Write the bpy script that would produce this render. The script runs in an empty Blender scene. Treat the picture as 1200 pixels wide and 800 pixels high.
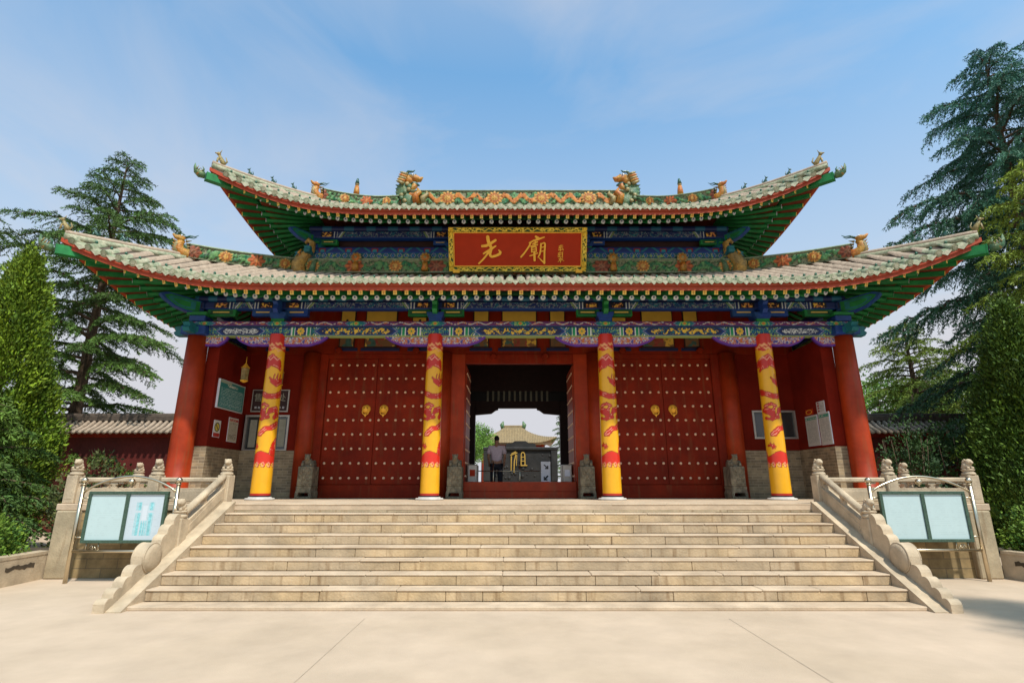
import bpy, math, random
import numpy as np
from mathutils import Vector
R=math.radians
sc=bpy.context.scene
# ------------------------------------------------------------ camera
XC,HC,TH,FP=-0.2,1.58,0.261,628.0
cam_d=bpy.data.cameras.new('camera'); cam=bpy.data.objects.new('camera',cam_d)
sc.collection.objects.link(cam); sc.camera=cam
cam.location=(XC,0,HC); cam.rotation_euler=(math.pi/2+TH,0,0)
cam_d.sensor_width=36; cam_d.lens=36*FP/1200; cam_d.clip_end=3000
# ------------------------------------------------------------ world
SUN_EL,SUN_AZ=R(58),R(148)
w=bpy.data.worlds.new('World'); sc.world=w; w.use_nodes=True
nt=w.node_tree; N=nt.nodes; Lk=nt.links; N.clear()
out=N.new('ShaderNodeOutputWorld'); bg=N.new('ShaderNodeBackground'); Lk.new(bg.outputs[0],out.inputs[0])
sky=N.new('ShaderNodeTexSky'); sky.sky_type='NISHITA'; sky.sun_disc=False
sky.sun_elevation=SUN_EL; sky.sun_rotation=SUN_AZ; sky.air_density=1.3; sky.dust_density=1.6; sky.ozone_density=2.2
bg.inputs[1].default_value=0.14
tc=N.new('ShaderNodeTexCoord'); sep=N.new('ShaderNodeSeparateXYZ'); Lk.new(tc.outputs['Generated'],sep.inputs[0])
mp=N.new('ShaderNodeMapping'); mp.inputs['Scale'].default_value=(1.6,1.0,3.2); mp.inputs['Rotation'].default_value=(0.2,0.5,0.3)
Lk.new(tc.outputs['Generated'],mp.inputs[0])
nz=N.new('ShaderNodeTexNoise'); nz.inputs['Scale'].default_value=1.7; nz.inputs['Detail'].default_value=7; nz.inputs['Roughness'].default_value=.55; nz.inputs['Distortion'].default_value=.6
Lk.new(mp.outputs[0],nz.inputs[0])
rp=N.new('ShaderNodeValToRGB'); rp.color_ramp.elements[0].position=.42; rp.color_ramp.elements[0].color=(0,0,0,1)
rp.color_ramp.elements[1].position=.78; rp.color_ramp.elements[1].color=(1,1,1,1); Lk.new(nz.outputs[0],rp.inputs[0])
# haze towards the horizon (and thin high cloud above)
hz=N.new('ShaderNodeMapRange'); hz.inputs[1].default_value=0.0; hz.inputs[2].default_value=.90; hz.inputs[3].default_value=1.0; hz.inputs[4].default_value=0.0
hz.interpolation_type='SMOOTHSTEP'
Lk.new(sep.outputs['Z'],hz.inputs[0])
hz2=N.new('ShaderNodeMapRange'); hz2.inputs[1].default_value=.66; hz2.inputs[2].default_value=.83; hz2.inputs[3].default_value=0; hz2.inputs[4].default_value=.5
Lk.new(sep.outputs['Z'],hz2.inputs[0])
m1=N.new('ShaderNodeMath'); m1.operation='MULTIPLY'; m1.inputs[1].default_value=.34; Lk.new(rp.outputs[0],m1.inputs[0])
m2=N.new('ShaderNodeMath'); m2.operation='ADD'; Lk.new(m1.outputs[0],m2.inputs[0]); Lk.new(hz.outputs[0],m2.inputs[1])
m3=N.new('ShaderNodeMath'); m3.operation='ADD'; m3.use_clamp=True; Lk.new(m2.outputs[0],m3.inputs[0]); Lk.new(hz2.outputs[0],m3.inputs[1])
mx=N.new('ShaderNodeMix'); mx.data_type='RGBA'; Lk.new(m3.outputs[0],mx.inputs['Factor'])
tint=N.new('ShaderNodeMix'); tint.data_type='RGBA'; tint.blend_type='MULTIPLY'; tint.inputs['Factor'].default_value=1
Lk.new(sky.outputs[0],tint.inputs['A']); tint.inputs['B'].default_value=(.52,1.40,1.66,1)
Lk.new(tint.outputs['Result'],mx.inputs['A']); mx.inputs['B'].default_value=(4.6,4.65,5.0,1)
Lk.new(mx.outputs['Result'],bg.inputs[0])
# ------------------------------------------------------------ sun
sd=bpy.data.lights.new('sun','SUN'); sd.energy=4.6; sd.angle=R(2.0); sd.color=(1,.95,.87)
so=bpy.data.objects.new('sun',sd); sc.collection.objects.link(so)
sdir=Vector((math.sin(SUN_AZ)*math.cos(SUN_EL),math.cos(SUN_AZ)*math.cos(SUN_EL),math.sin(SUN_EL)))
so.rotation_euler=sdir.to_track_quat('Z','Y').to_euler(); so.location=sdir*50
vs=sc.view_settings; vs.view_transform='Standard'; vs.look='None'; vs.gamma=1; vs.exposure=0.08; vs.use_curve_mapping=False
sc.cycles.max_bounces=6; sc.cycles.diffuse_bounces=4; sc.cycles.transparent_max_bounces=6
# ------------------------------------------------------------ materials
def vnoise(p,seed=0):
    p=np.asarray(p,float); i=np.floor(p).astype(np.int64); f=p-i; f=f*f*(3-2*f)
    def hsh(ix,iy):
        n=(ix*374761393+iy*668265263+seed*1442695041)&0xffffffff
        n=((n^(n>>13))*1274126177)&0xffffffff
        return ((n^(n>>16))&0xffff)/65535.0
    x,y=i[...,0],i[...,1]; a=hsh(x,y); b=hsh(x+1,y); c=hsh(x,y+1); d=hsh(x+1,y+1)
    return (a*(1-f[...,0])+b*f[...,0])*(1-f[...,1])+(c*(1-f[...,0])+d*f[...,0])*f[...,1]
def fbm(u,v,s,seed=0,o=3):
    r=0;a=.5;t=0
    for k in range(o):
        r=r+a*vnoise(np.stack([u*s,v*s],-1),seed+k*17); t+=a; a*=.5; s*=2.1
    return r/t
def mat(name,col,rough=.7,var=.12,scale=6,bump=.0,bscale=30,metal=0,spec=.4,col2=None,vcol=False,stain=0,coat=0):
    m=bpy.data.materials.new(name); m.use_nodes=True; nt=m.node_tree; n=nt.nodes; l=nt.links
    b=n['Principled BSDF']; b.inputs['Roughness'].default_value=rough; b.inputs['Metallic'].default_value=metal
    b.inputs['Specular IOR Level'].default_value=spec; b.inputs['Coat Weight'].default_value=coat; b.inputs['Coat Roughness'].default_value=.25
    tc=n.new('ShaderNodeTexCoord'); nz=n.new('ShaderNodeTexNoise'); nz.inputs['Scale'].default_value=scale; nz.inputs['Detail'].default_value=5; nz.inputs['Roughness'].default_value=.6
    l.new(tc.outputs['Object'],nz.inputs[0])
    mr=n.new('ShaderNodeMapRange'); mr.inputs[1].default_value=.3; mr.inputs[2].default_value=.7; mr.inputs[3].default_value=1-var; mr.inputs[4].default_value=1+var
    l.new(nz.outputs[0],mr.inputs[0])
    if vcol:
        at=n.new('ShaderNodeAttribute'); at.attribute_name='col'; src=at.outputs['Color']
    elif col2:
        nb=n.new('ShaderNodeTexNoise'); nb.inputs['Scale'].default_value=scale*.35; nb.inputs['Detail'].default_value=6
        l.new(tc.outputs['Object'],nb.inputs[0])
        r=n.new('ShaderNodeValToRGB'); r.color_ramp.elements[0].position=.38; r.color_ramp.elements[1].position=.62
        r.color_ramp.elements[0].color=(*col,1); r.color_ramp.elements[1].color=(*col2,1); l.new(nb.outputs[0],r.inputs[0]); src=r.outputs[0]
    else:
        rg=n.new('ShaderNodeRGB'); rg.outputs[0].default_value=(*col,1); src=rg.outputs[0]
    mx=n.new('ShaderNodeMix'); mx.data_type='RGBA'; mx.blend_type='MULTIPLY'; mx.inputs['Factor'].default_value=1
    cb=n.new('ShaderNodeCombineColor'); [l.new(mr.outputs[0],cb.inputs[k]) for k in range(3)]
    l.new(src,mx.inputs['A']); l.new(cb.outputs[0],mx.inputs['B']); last=mx.outputs['Result']
    if stain:
        # run-off streaks: noise stretched down the height of the stone
        mp=n.new('ShaderNodeMapping'); mp.inputs['Scale'].default_value=(9,9,.9); l.new(tc.outputs['Object'],mp.inputs[0])
        ns=n.new('ShaderNodeTexNoise'); ns.inputs['Scale'].default_value=1.3; ns.inputs['Detail'].default_value=3; l.new(mp.outputs[0],ns.inputs[0])
        r=n.new('ShaderNodeMapRange'); r.inputs[1].default_value=.56; r.inputs[2].default_value=.72; r.inputs[3].default_value=0; r.inputs[4].default_value=stain
        l.new(ns.outputs[0],r.inputs[0])
        m2=n.new('ShaderNodeMix'); m2.data_type='RGBA'; l.new(r.outputs[0],m2.inputs['Factor']); l.new(last,m2.inputs['A']); m2.inputs['B'].default_value=(.17,.09,.035,1); last=m2.outputs['Result']
    l.new(last,b.inputs['Base Color'])
    if bump:
        nb2=n.new('ShaderNodeTexNoise'); nb2.inputs['Scale'].default_value=bscale; nb2.inputs['Detail'].default_value=6; l.new(tc.outputs['Object'],nb2.inputs[0])
        bp=n.new('ShaderNodeBump'); bp.inputs['Strength'].default_value=bump; bp.inputs['Distance'].default_value=.02; l.new(nb2.outputs[0],bp.inputs['Height']); l.new(bp.outputs[0],b.inputs['Normal'])
    return m
def brickmat(name,c1,c2,mortar,bw,bh,ms=.008,rough=.85,rot=None,bump=.35,noise=.35,off=(0,0,0),bias=0):
    m=bpy.data.materials.new(name); m.use_nodes=True; nt=m.node_tree; n=nt.nodes; l=nt.links; b=n['Principled BSDF']; b.inputs['Roughness'].default_value=rough; b.inputs['Specular IOR Level'].default_value=.25
    g=n.new('ShaderNodeTexCoord'); geo=n.new('ShaderNodeNewGeometry')
    # object coords; pick the horizontal axis along the wall from the normal
    sp=n.new('ShaderNodeSeparateXYZ'); l.new(g.outputs['Object'],sp.inputs[0]); sn=n.new('ShaderNodeSeparateXYZ'); l.new(geo.outputs['Normal'],sn.inputs[0])
    ab=n.new('ShaderNodeMath'); ab.operation='ABSOLUTE'; l.new(sn.outputs['X'],ab.inputs[0])
    gt=n.new('ShaderNodeMath'); gt.operation='GREATER_THAN'; gt.inputs[1].default_value=.7; l.new(ab.outputs[0],gt.inputs[0])
    mf=n.new('ShaderNodeMix'); l.new(gt.outputs[0],mf.inputs[0]); l.new(sp.outputs['X'],mf.inputs[2]); l.new(sp.outputs['Y'],mf.inputs[3])
    cz=n.new('ShaderNodeCombineXYZ'); l.new(mf.outputs[0],cz.inputs[0]); l.new(sp.outputs['Z'],cz.inputs[1])
    mp=n.new('ShaderNodeMapping'); mp.inputs['Location'].default_value=off; l.new(cz.outputs[0],mp.inputs[0])
    br=n.new('ShaderNodeTexBrick'); br.inputs['Scale'].default_value=1; br.inputs['Brick Width'].default_value=bw; br.inputs['Row Height'].default_value=bh; br.inputs['Mortar Size'].default_value=ms; br.inputs['Mortar Smooth'].default_value=.3; br.inputs['Bias'].default_value=bias
    br.inputs['Color1'].default_value=(*c1,1); br.inputs['Color2'].default_value=(*c2,1); br.inputs['Mortar'].default_value=(*mortar,1); l.new(mp.outputs[0],br.inputs[0])
    nz=n.new('ShaderNodeTexNoise'); nz.inputs['Scale'].default_value=3; nz.inputs['Detail'].default_value=7; nz.inputs['Roughness'].default_value=.65; l.new(g.outputs['Object'],nz.inputs[0])
    mr=n.new('ShaderNodeMapRange'); mr.inputs[1].default_value=.3; mr.inputs[2].default_value=.7; mr.inputs[3].default_value=1-noise; mr.inputs[4].default_value=1+noise; l.new(nz.outputs[0],mr.inputs[0])
    cb=n.new('ShaderNodeCombineColor'); [l.new(mr.outputs[0],cb.inputs[k]) for k in range(3)]
    mx=n.new('ShaderNodeMix'); mx.data_type='RGBA'; mx.blend_type='MULTIPLY'; mx.inputs['Factor'].default_value=1; l.new(br.outputs[0],mx.inputs['A']); l.new(cb.outputs[0],mx.inputs['B']); l.new(mx.outputs['Result'],b.inputs['Base Color'])
    bp=n.new('ShaderNodeBump'); bp.inputs['Strength'].default_value=bump; bp.inputs['Distance'].default_value=.01; bp.invert=True; l.new(br.outputs['Fac'],bp.inputs['Height']); l.new(bp.outputs[0],b.inputs['Normal'])
    return m
M={}
M['stone']=mat('pale_stone',(.50,.39,.26),.8,.2,5,.35,35,col2=(.41,.32,.215))
M['stone_dirty']=mat('weathered_stone',(.42,.33,.21),.85,.2,4,.3,35,col2=(.34,.27,.17),stain=.5)
M['riser']=mat('riser_stone',(.50,.355,.195),.85,.28,2.5,.4,30,col2=(.40,.30,.19),stain=.6)
M['tread']=mat('tread_stone',(.53,.405,.28),.8,.18,3,.3,30,col2=(.45,.335,.225))
M['grey_stone']=mat('carved_grey_stone',(.27,.215,.135),.85,.45,9,1.0,22,col2=(.15,.12,.08))
M['red']=mat('red_lacquer',(.36,.036,.005),.5,.2,3,.15,12,spec=.28,col2=(.29,.027,.004),stain=.3)
M['darkred']=mat('dark_red_paint',(.225,.017,.002),.6,.22,2.5,.2,14,spec=.15,col2=(.17,.011,.0015),stain=.25)
M['wallred']=mat('red_plaster',(.19,.012,.004),.9,.2,1.5,.2,20,col2=(.14,.009,.003),spec=.15)
M['panelred']=mat('plaque_red',(.42,.032,.006),.65,.08,4,spec=.2)
M['wallred2']=mat('dark_red_plaster',(.10,.010,.006),.9,.25,1.2,.3,18,col2=(.065,.008,.005))  # courtyard walls: a darker red than the gate plaster, evenly toned
M['brick']=brickmat('grey_tan_brick',(.34,.25,.145),(.20,.15,.095),(.38,.30,.20),.26,.068,.006)
M['platbrick']=brickmat('platform_masonry',(.30,.21,.10),(.20,.145,.07),(.15,.115,.07),.55,.16,.008,noise=.4)
M['green']=mat('green_paint',(.018,.21,.052),.5,.2,8,spec=.3,col2=(.012,.145,.04))
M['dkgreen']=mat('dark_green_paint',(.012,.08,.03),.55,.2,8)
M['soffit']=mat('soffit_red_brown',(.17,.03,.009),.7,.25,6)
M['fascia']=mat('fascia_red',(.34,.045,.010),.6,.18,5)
M['yellow']=mat('yellow_paint',(.75,.50,.10),.5,.12,20)
M['whitep']=mat('white_paint',(.75,.76,.8),.5,.06,20)
M['plinthm']=mat('pale_plinth',(.50,.47,.42),.7,.15,8)
M['disc']=mat('white_disc_paint',(.85,.86,.9),.4,.03,20)
M['blue']=mat('blue_paint',(.012,.045,.25),.5,.2,8,col2=(.012,.06,.2))
M['navy']=mat('navy_paint',(.008,.015,.07),.6,.2,8)
M['teal']=mat('teal_paint',(.015,.16,.19),.5,.2,8,col2=(.012,.12,.13))
M['black']=mat('black_paint',(.01,.01,.012),.5,.1)
M['tile']=mat('weathered_roof_tile',(.40,.305,.22),.8,.2,16,.5,30,col2=(.33,.25,.18))
M['tilegreen']=mat('pale_green_glaze',(.38,.36,.24),.5,.22,26,.5,40,spec=.3,col2=(.20,.24,.14))
M['drip']=mat('cream_drip_tile',(.42,.39,.28),.5,.2,26,.4,40,spec=.3,col2=(.30,.31,.20))
M['nail']=mat('nail_cap',(.02,.09,.05),.35,.1)
M['pan']=mat('pan_tile',(.085,.062,.045),.85,.3,8,.4,25)
M['painted']=mat('painted_timber',(1,1,1),.5,.1,14,.1,30,vcol=True)
M['lacquer']=mat('painted_lacquer',(1,1,1),.30,.05,6,spec=.4,vcol=True,coat=.12)
M['relief']=mat('glazed_relief',(.9,.9,.9),.5,.35,12,.8,32,vcol=True,spec=.3)
M['orange']=mat('amber_glaze',(.44,.12,.012),.4,.45,14,.8,40,col2=(.42,.22,.03),spec=.4)
M['gglaze']=mat('green_glaze',(.045,.14,.07),.4,.45,12,.8,40,col2=(.13,.17,.06),spec=.4)
M['goldglaze']=mat('ochre_glaze',(.50,.28,.06),.45,.4,14,.9,40,col2=(.30,.20,.07),spec=.3)
M['dglaze']=mat('dark_green_glaze',(.02,.08,.055),.3,.3,12,.6,40,spec=.6)
M['cglaze']=mat('cream_glaze',(.34,.24,.09),.4,.4,12,.8,40,col2=(.20,.17,.06))
M['gold']=mat('gold_leaf',(.95,.50,.05),.5,.1,12,spec=.3)
M['frame_gold']=mat('gilt_frame',(1,1,1),.4,.12,20,.5,60,vcol=True,metal=.15)
M['stud']=mat('gilt_stud',(.85,.58,.38),.4,.1,metal=.15)
M['steel']=mat('brushed_steel',(.62,.53,.38),.3,.06,20,metal=1)
M['alu']=mat('aluminium',(.45,.42,.37),.45,.1,15,metal=.6)
M['glass']=mat('window_glass',(.035,.04,.04),.08,.05,4,spec=.8)
M['bark']=mat('bark',(.10,.065,.04),.95,.3,10,.9,20)
M['leaf']=mat('needles',(1,1,1),.65,.15,2,vcol=True,spec=.25)
M['concrete']=mat('plaza_concrete',(.51,.39,.28),.85,.09,1.6,.2,70,col2=(.46,.35,.245))
M['joint']=mat('joint_line',(.40,.32,.23),.9,.2,9)
M['cloth']=mat('shirt',(.72,.62,.70),.9,.1,20)
M['trouser']=mat('trousers',(.03,.03,.04),.9,.1,20)
M['skin']=mat('skin',(.40,.22,.14),.6,.05,20)
M['hair']=mat('hair',(.012,.01,.01),.7,.1,20)
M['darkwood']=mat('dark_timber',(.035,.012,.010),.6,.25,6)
M['palewood']=mat('pale_slat',(.30,.29,.22),.7,.15,10)
M['boardgreen']=mat('board_frame_green',(.05,.09,.06),.5,.35,40,.3,60)
M['screen']=mat('dark_stone_screen',(.012,.0115,.011),.65,.35,3,.6,10,col2=(.024,.022,.02))
M['ytile']=mat('yellow_roof_tile',(.27,.19,.09),.5,.3,3)
M['soil']=mat('soil',(.07,.05,.03),.95,.3,5)
M['paper']=mat('printed_sheet',(1,1,1),.5,.03,30,vcol=True)
M['screenglass']=mat('display_glass',(1,1,1),.12,.03,3,vcol=True,spec=.6)
# ------------------------------------------------------------ builders
def wpos(p):
    v=Vector((0,0,0))
    while p is not None: v=v+p.location; p=p.parent
    return np.array(v)
def link_mesh(name,me,parent=None,loc=None):
    o=bpy.data.objects.new(name,me); sc.collection.objects.link(o)
    if parent is not None: o.parent=parent
    return o
def raw_mesh(name,V,F,mats,mi=None,cols=None,vcols=None,parent=None,smooth=False,origin=None):
    V=np.asarray(V,float)
    off=wpos(parent) if parent is not None else (np.array(origin,float) if origin is not None else np.zeros(3))
    me=bpy.data.meshes.new(name)
    if isinstance(F,np.ndarray):
        nf,k=F.shape; me.vertices.add(len(V)); me.vertices.foreach_set('co',(V-off).ravel()); me.loops.add(nf*k); me.loops.foreach_set('vertex_index',F.ravel().astype(np.int32))
        me.polygons.add(nf); me.polygons.foreach_set('loop_start',np.arange(0,nf*k,k,dtype=np.int32)); me.polygons.foreach_set('loop_total',np.full(nf,k,dtype=np.int32))
        me.update(calc_edges=True); me.validate()
    else:
        me.from_pydata([tuple(v) for v in (V-off)],[],F); me.update()
    for m in mats: me.materials.append(M[m] if isinstance(m,str) else m)
    if mi is not None: me.polygons.foreach_set('material_index',np.asarray(mi,np.int32))
    if smooth is True: me.polygons.foreach_set('use_smooth',np.ones(len(me.polygons),bool))
    elif smooth is not False: me.polygons.foreach_set('use_smooth',np.asarray(smooth,bool))
    if vcols is not None:
        a=me.color_attributes.new('col','FLOAT_COLOR','POINT'); c=np.ones((len(V),4),np.float32); c[:,:3]=vcols; a.data.foreach_set('color',c.ravel())
    if cols is not None:
        a=me.color_attributes.new('col','FLOAT_COLOR','CORNER'); tot=np.array([len(p.vertices) for p in me.polygons]) if not isinstance(F,np.ndarray) else np.full(len(F),F.shape[1])
        c=np.ones((tot.sum(),4),np.float32); c[:,:3]=np.repeat(np.asarray(cols),tot,axis=0); a.data.foreach_set('color',c.ravel())
    o=link_mesh(name,me,parent)
    if parent is None and origin is not None: o.location=origin
    return o
class MB:
    def __init__(s): s.v=[];s.f=[];s.m=[];s.s=[];s.mats=[]
    def mi(s,m):
        if m not in s.mats: s.mats.append(m)
        return s.mats.index(m)
    def add(s,V,F,m,smooth=False):
        o=len(s.v); s.v+= [tuple(map(float,v)) for v in V]; k=s.mi(m)
        for f in F: s.f.append([i+o for i in f]); s.m.append(k); s.s.append(smooth)
        return s
    def box(s,x0,x1,y0,y1,z0,z1,m,bev=0):
        if bev>0:
            b=min(bev,abs(x1-x0)/2.1,abs(y1-y0)/2.1,abs(z1-z0)/2.1)
            V=[];idx={}
            X=(x0,x1);Y=(y0,y1);Z=(z0,z1);c=((x0+x1)/2,(y0+y1)/2,(z0+z1)/2)
            for i in (0,1):
                for j in (0,1):
                    for k in (0,1):
                        sx,sy,sz=(1 if i==0 else -1),(1 if j==0 else -1),(1 if k==0 else -1)
                        p=(X[i],Y[j],Z[k])
                        for ax in range(3):
                            q=[p[0]+sx*b,p[1]+sy*b,p[2]+sz*b]; q[ax]=p[ax]; idx[(i,j,k,ax)]=len(V); V.append(q)
            F=[]
            def quad(a,b_,c_,d): F.append([a,b_,c_,d])
            for ax in range(3):
                for e in (0,1):
                    o=[a for a in range(3) if a!=ax]; cs=[]
                    for (p,q) in ((0,0),(1,0),(1,1),(0,1)):
                        t=[0,0,0]; t[ax]=e; t[o[0]]=p; t[o[1]]=q; cs.append(idx[(*t,ax)])
                    F.append(cs)
            for ax in range(3):
                o=[a for a in range(3) if a!=ax]
                for p in (0,1):
                    for q in (0,1):
                        t0=[0,0,0];t0[o[0]]=p;t0[o[1]]=q;t1=list(t0);t1[ax]=1
                        F.append([idx[(*t0,o[0])],idx[(*t1,o[0])],idx[(*t1,o[1])],idx[(*t0,o[1])]])
            for i in (0,1):
                for j in (0,1):
                    for k in (0,1): F.append([idx[(i,j,k,0)],idx[(i,j,k,1)],idx[(i,j,k,2)]])
            Va=np.array(V)
            for f in F:
                P=Va[f]; n=np.cross(P[1]-P[0],P[2]-P[0])
                if np.dot(n,P.mean(0)-np.array(c))<0: f.reverse()
            return s.add(V,F,m)
        V=[(x0,y0,z0),(x1,y0,z0),(x1,y1,z0),(x0,y1,z0),(x0,y0,z1),(x1,y0,z1),(x1,y1,z1),(x0,y1,z1)]
        return s.add(V,[[0,3,2,1],[4,5,6,7],[0,1,5,4],[1,2,6,5],[2,3,7,6],[3,0,4,7]],m)
    def prism(s,poly,ax,a0,a1,m,smooth=False):
        # poly: 2D pts in the other two axes (ax 0: (y,z), 1: (x,z), 2: (x,y))
        n=len(poly); V=[]
        for a in (a0,a1):
            for p in poly: q=list(p); q.insert(ax,a); V.append(q)
        A=sum(poly[i][0]*poly[(i+1)%n][1]-poly[(i+1)%n][0]*poly[i][1] for i in range(n))
        flip=(A>0)^(ax==1)^(a1<a0)
        F=[list(range(n)),list(range(n,2*n))[::-1]] if not flip else [list(range(n))[::-1],list(range(n,2*n))]
        for i in range(n):
            j=(i+1)%n; F.append([i,j,j+n,i+n] if flip else [j,i,i+n,j+n])
        return s.add(V,F,m,smooth)
    def tube(s,P,r,n,m,caps=True,smooth=True,squash=1.0):
        P=np.array(P,float); k=len(P); r=np.broadcast_to(np.array(r,float),(k,))
        V=[];F=[]
        T=np.gradient(P,axis=0); T/=np.maximum(np.linalg.norm(T,axis=1,keepdims=True),1e-9)
        up=np.array([0,0,1.]) if abs(T[0,2])<.9 else np.array([0,1.,0])
        a=np.cross(up,T[0]); a/=np.linalg.norm(a)
        for i in range(k):
            a=a-T[i]*np.dot(a,T[i]); a/=max(np.linalg.norm(a),1e-9); b=np.cross(T[i],a)
            for j in range(n):
                t=2*math.pi*j/n+ (math.pi/n); V.append(P[i]+r[i]*(math.cos(t)*a*squash+math.sin(t)*b))
        for i in range(k-1):
            for j in range(n):
                q=(j+1)%n; F.append([i*n+j,i*n+q,(i+1)*n+q,(i+1)*n+j])
        if caps: F.append(list(range(n))[::-1]); F.append(list(range((k-1)*n,k*n)))
        return s.add(V,F,m,smooth)
    def lathe(s,prof,c,n,m,axis=2,smooth=True):
        V=[];F=[];k=len(prof)
        for (r,h) in prof:
            for j in range(n):
                t=2*math.pi*j/n; p=[r*math.cos(t),r*math.sin(t)]; p.insert(axis,h) ; V.append((c[0]+p[0],c[1]+p[1],c[2]+p[2]))
        fl=(axis==1)
        for i in range(k-1):
            for j in range(n):
                q=(j+1)%n; f=[i*n+j,i*n+q,(i+1)*n+q,(i+1)*n+j]; F.append(f[::-1] if fl else f)
        f0=list(range(n))[::-1]; f1=list(range((k-1)*n,k*n)); F+= [f0[::-1],f1[::-1]] if fl else [f0,f1]
        return s.add(V,F,m,smooth)
    def ball(s,c,r,m,n=10,sc3=(1,1,1)):
        k=max(5,n//2+1); prof=[(max(1e-4,math.sin(math.pi*i/(k-1))),-math.cos(math.pi*i/(k-1))) for i in range(k)]
        V=[];F=[]
        for (rr,h) in prof:
            for j in range(n):
                t=2*math.pi*j/n; V.append((c[0]+r*sc3[0]*rr*math.cos(t),c[1]+r*sc3[1]*rr*math.sin(t),c[2]+r*sc3[2]*h))
        for i in range(k-1):
            for j in range(n):
                q=(j+1)%n; F.append([i*n+j,i*n+q,(i+1)*n+q,(i+1)*n+j])
        return s.add(V,F,m,True)
    def beam(s,p0,p1,wd,ht,m):
        p0=np.array(p0,float);p1=np.array(p1,float); d=p1-p0; d/=np.linalg.norm(d); a=np.cross(d,[0,0,1.]); a/=max(np.linalg.norm(a),1e-9); b=np.cross(a,d)
        V=[]
        for p in (p0,p1):
            for (i,j) in ((-1,-1),(1,-1),(1,1),(-1,1)): V.append(p+a*i*wd/2+b*j*ht/2)
        return s.add(V,[[0,1,2,3][::-1],[4,5,6,7],[0,1,5,4],[1,2,6,5],[2,3,7,6],[3,0,4,7]][0:6],m)
    def build(s,name,parent=None,origin=None):
        return raw_mesh(name,s.v,s.f,s.mats,s.m,parent=parent,smooth=s.s,origin=origin)
def grid_mesh(name,P,cols,matn,parent=None,smooth=True,flip=False,origin=None,extra=None):
    nu,nv=P.shape[:2]; i=np.arange(nu*nv).reshape(nu,nv)
    F=np.stack([i[:-1,:-1],i[1:,:-1],i[1:,1:],i[:-1,1:]],-1).reshape(-1,4)
    if flip: F=F[:,::-1].copy()
    return raw_mesh(name,P.reshape(-1,3),F,[matn],vcols=np.clip(cols,0,1).reshape(-1,3),parent=parent,smooth=smooth,origin=origin)
def tag(o,label=None,cat=None,group=None,kind=None):
    if label: o['label']=label
    if cat: o['category']=cat
    if group: o['group']=group
    if kind: o['kind']=kind
    return o
def empty(name,loc,label=None,cat=None,group=None):
    o=bpy.data.objects.new(name,None); sc.collection.objects.link(o); o.location=loc; o.empty_display_size=.2
    return tag(o,label,cat,group)
def copy_tree(o,loc=None,parent=None,mirror=False):
    c=o.copy(); sc.collection.objects.link(c)
    if parent is not None: c.parent=parent
    if loc is not None: c.location=loc
    for ch in [x for x in sc.objects if x.parent==o]: copy_tree(ch,None,c)
    return c
def mirrorx(fn,sx): return fn
C=np.array
def mix(a,b,t): t=np.asarray(t)[...,None]; return a*(1-t)+b*t
def sm(d,w): return np.clip(.5-d/w,0,1)      # 1 inside where d<0
# ============================================================ GROUND
PH=1.25; CY=12.5; WY=14.2
g=MB(); g.box(-400,400,-60,600,-.3,0,'concrete'); go=g.build('ground'); tag(go,kind='structure')
g=MB()
for a,b in (((.22,0),(-1.9,-3.2)),):pass
def gline(x0,y0,x1,y1,wd=.014):
    d=np.array([x1-x0,y1-y0]);n=np.array([-d[1],d[0]])/np.linalg.norm(d)*wd/2
    g.add([(x0-n[0],y0-n[1],.004),(x0+n[0],y0+n[1],.004),(x1+n[0],y1+n[1],.004),(x1-n[0],y1-n[1],.004)],[[3,2,1,0]],'joint')
gline(-2.0,2.5,-2.0,7.2,.006); gline(2.45,2.5,2.45,7.2,.006)
jo=g.build('ground_joints'); tag(jo,kind='structure')
# ============================================================ PLATFORM + STAIRS
D0,TR,RI,SL,WS=7.617,.309,.15,.05,5.2
pf=empty('temple_platform',(0,12,0),'raised stone platform with olive masonry sides that carries the temple gate','platform')
m=MB(); m.box(-8.26,8.26,10.13,22.2,0,1.13,'platbrick'); m.build('masonry_base',pf)
m=MB(); m.box(-8.42,8.42,10.1,22.3,1.132,PH,'tread',.012); m.build('paving_slab',pf)
m=MB(); m.box(-8.34,-7.94,10.02,10.5,0,1.131,'stone_dirty',.02); m.build('corner_pier',pf)
m=MB(); m.box(7.94,8.34,10.02,10.5,0,1.131,'stone_dirty',.02); m.build('corner_pier',pf)
st=empty('stone_staircase',(0,9,0),'broad flight of worn tan stone steps climbing to the temple gate','staircase')
rnd=random.Random(4)
for i in range(9):
    y0=D0+i*TR; z1=SL+i*RI; z0=z1-RI if i else 0
    m=MB()
    # a course of separate blocks with thin dark joints; tread lip lies on it
    x=-WS
    if i==0: m.box(-WS-.1,WS+.1,y0,y0+TR,0,z1,'tread',.008)
    else:
        while x<WS-.05:
            L=rnd.choice([.55,.9,1.3,1.7,2.2])*rnd.uniform(.85,1.15); x1=min(WS,x+L)
            if WS-x1<.3: x1=WS
            dy=rnd.uniform(0,.005)
            m.box(x+.003,x1-.003,y0+.012+dy,y0+TR*2 if i<8 else 10.2,z0+.001,z1-.026,'riser' if i<8 else 'stone_dirty',.006); x=x1
        x=-WS
        while x<WS-.05:
            L=rnd.choice([.9,1.3,1.7,2.4])*rnd.uniform(.85,1.15); x1=min(WS,x+L)
            if WS-x1<.3: x1=WS
            m.box(x+.0015,x1-.0015,y0+rnd.uniform(0,.009),y0+TR+.005 if i<8 else 10.104,z1-.026,z1+rnd.uniform(-.003,.003),'tread',.010); x=x1
    m.build('step',st)
def zl(y): return SL+(y-D0)/TR*RI
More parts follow.
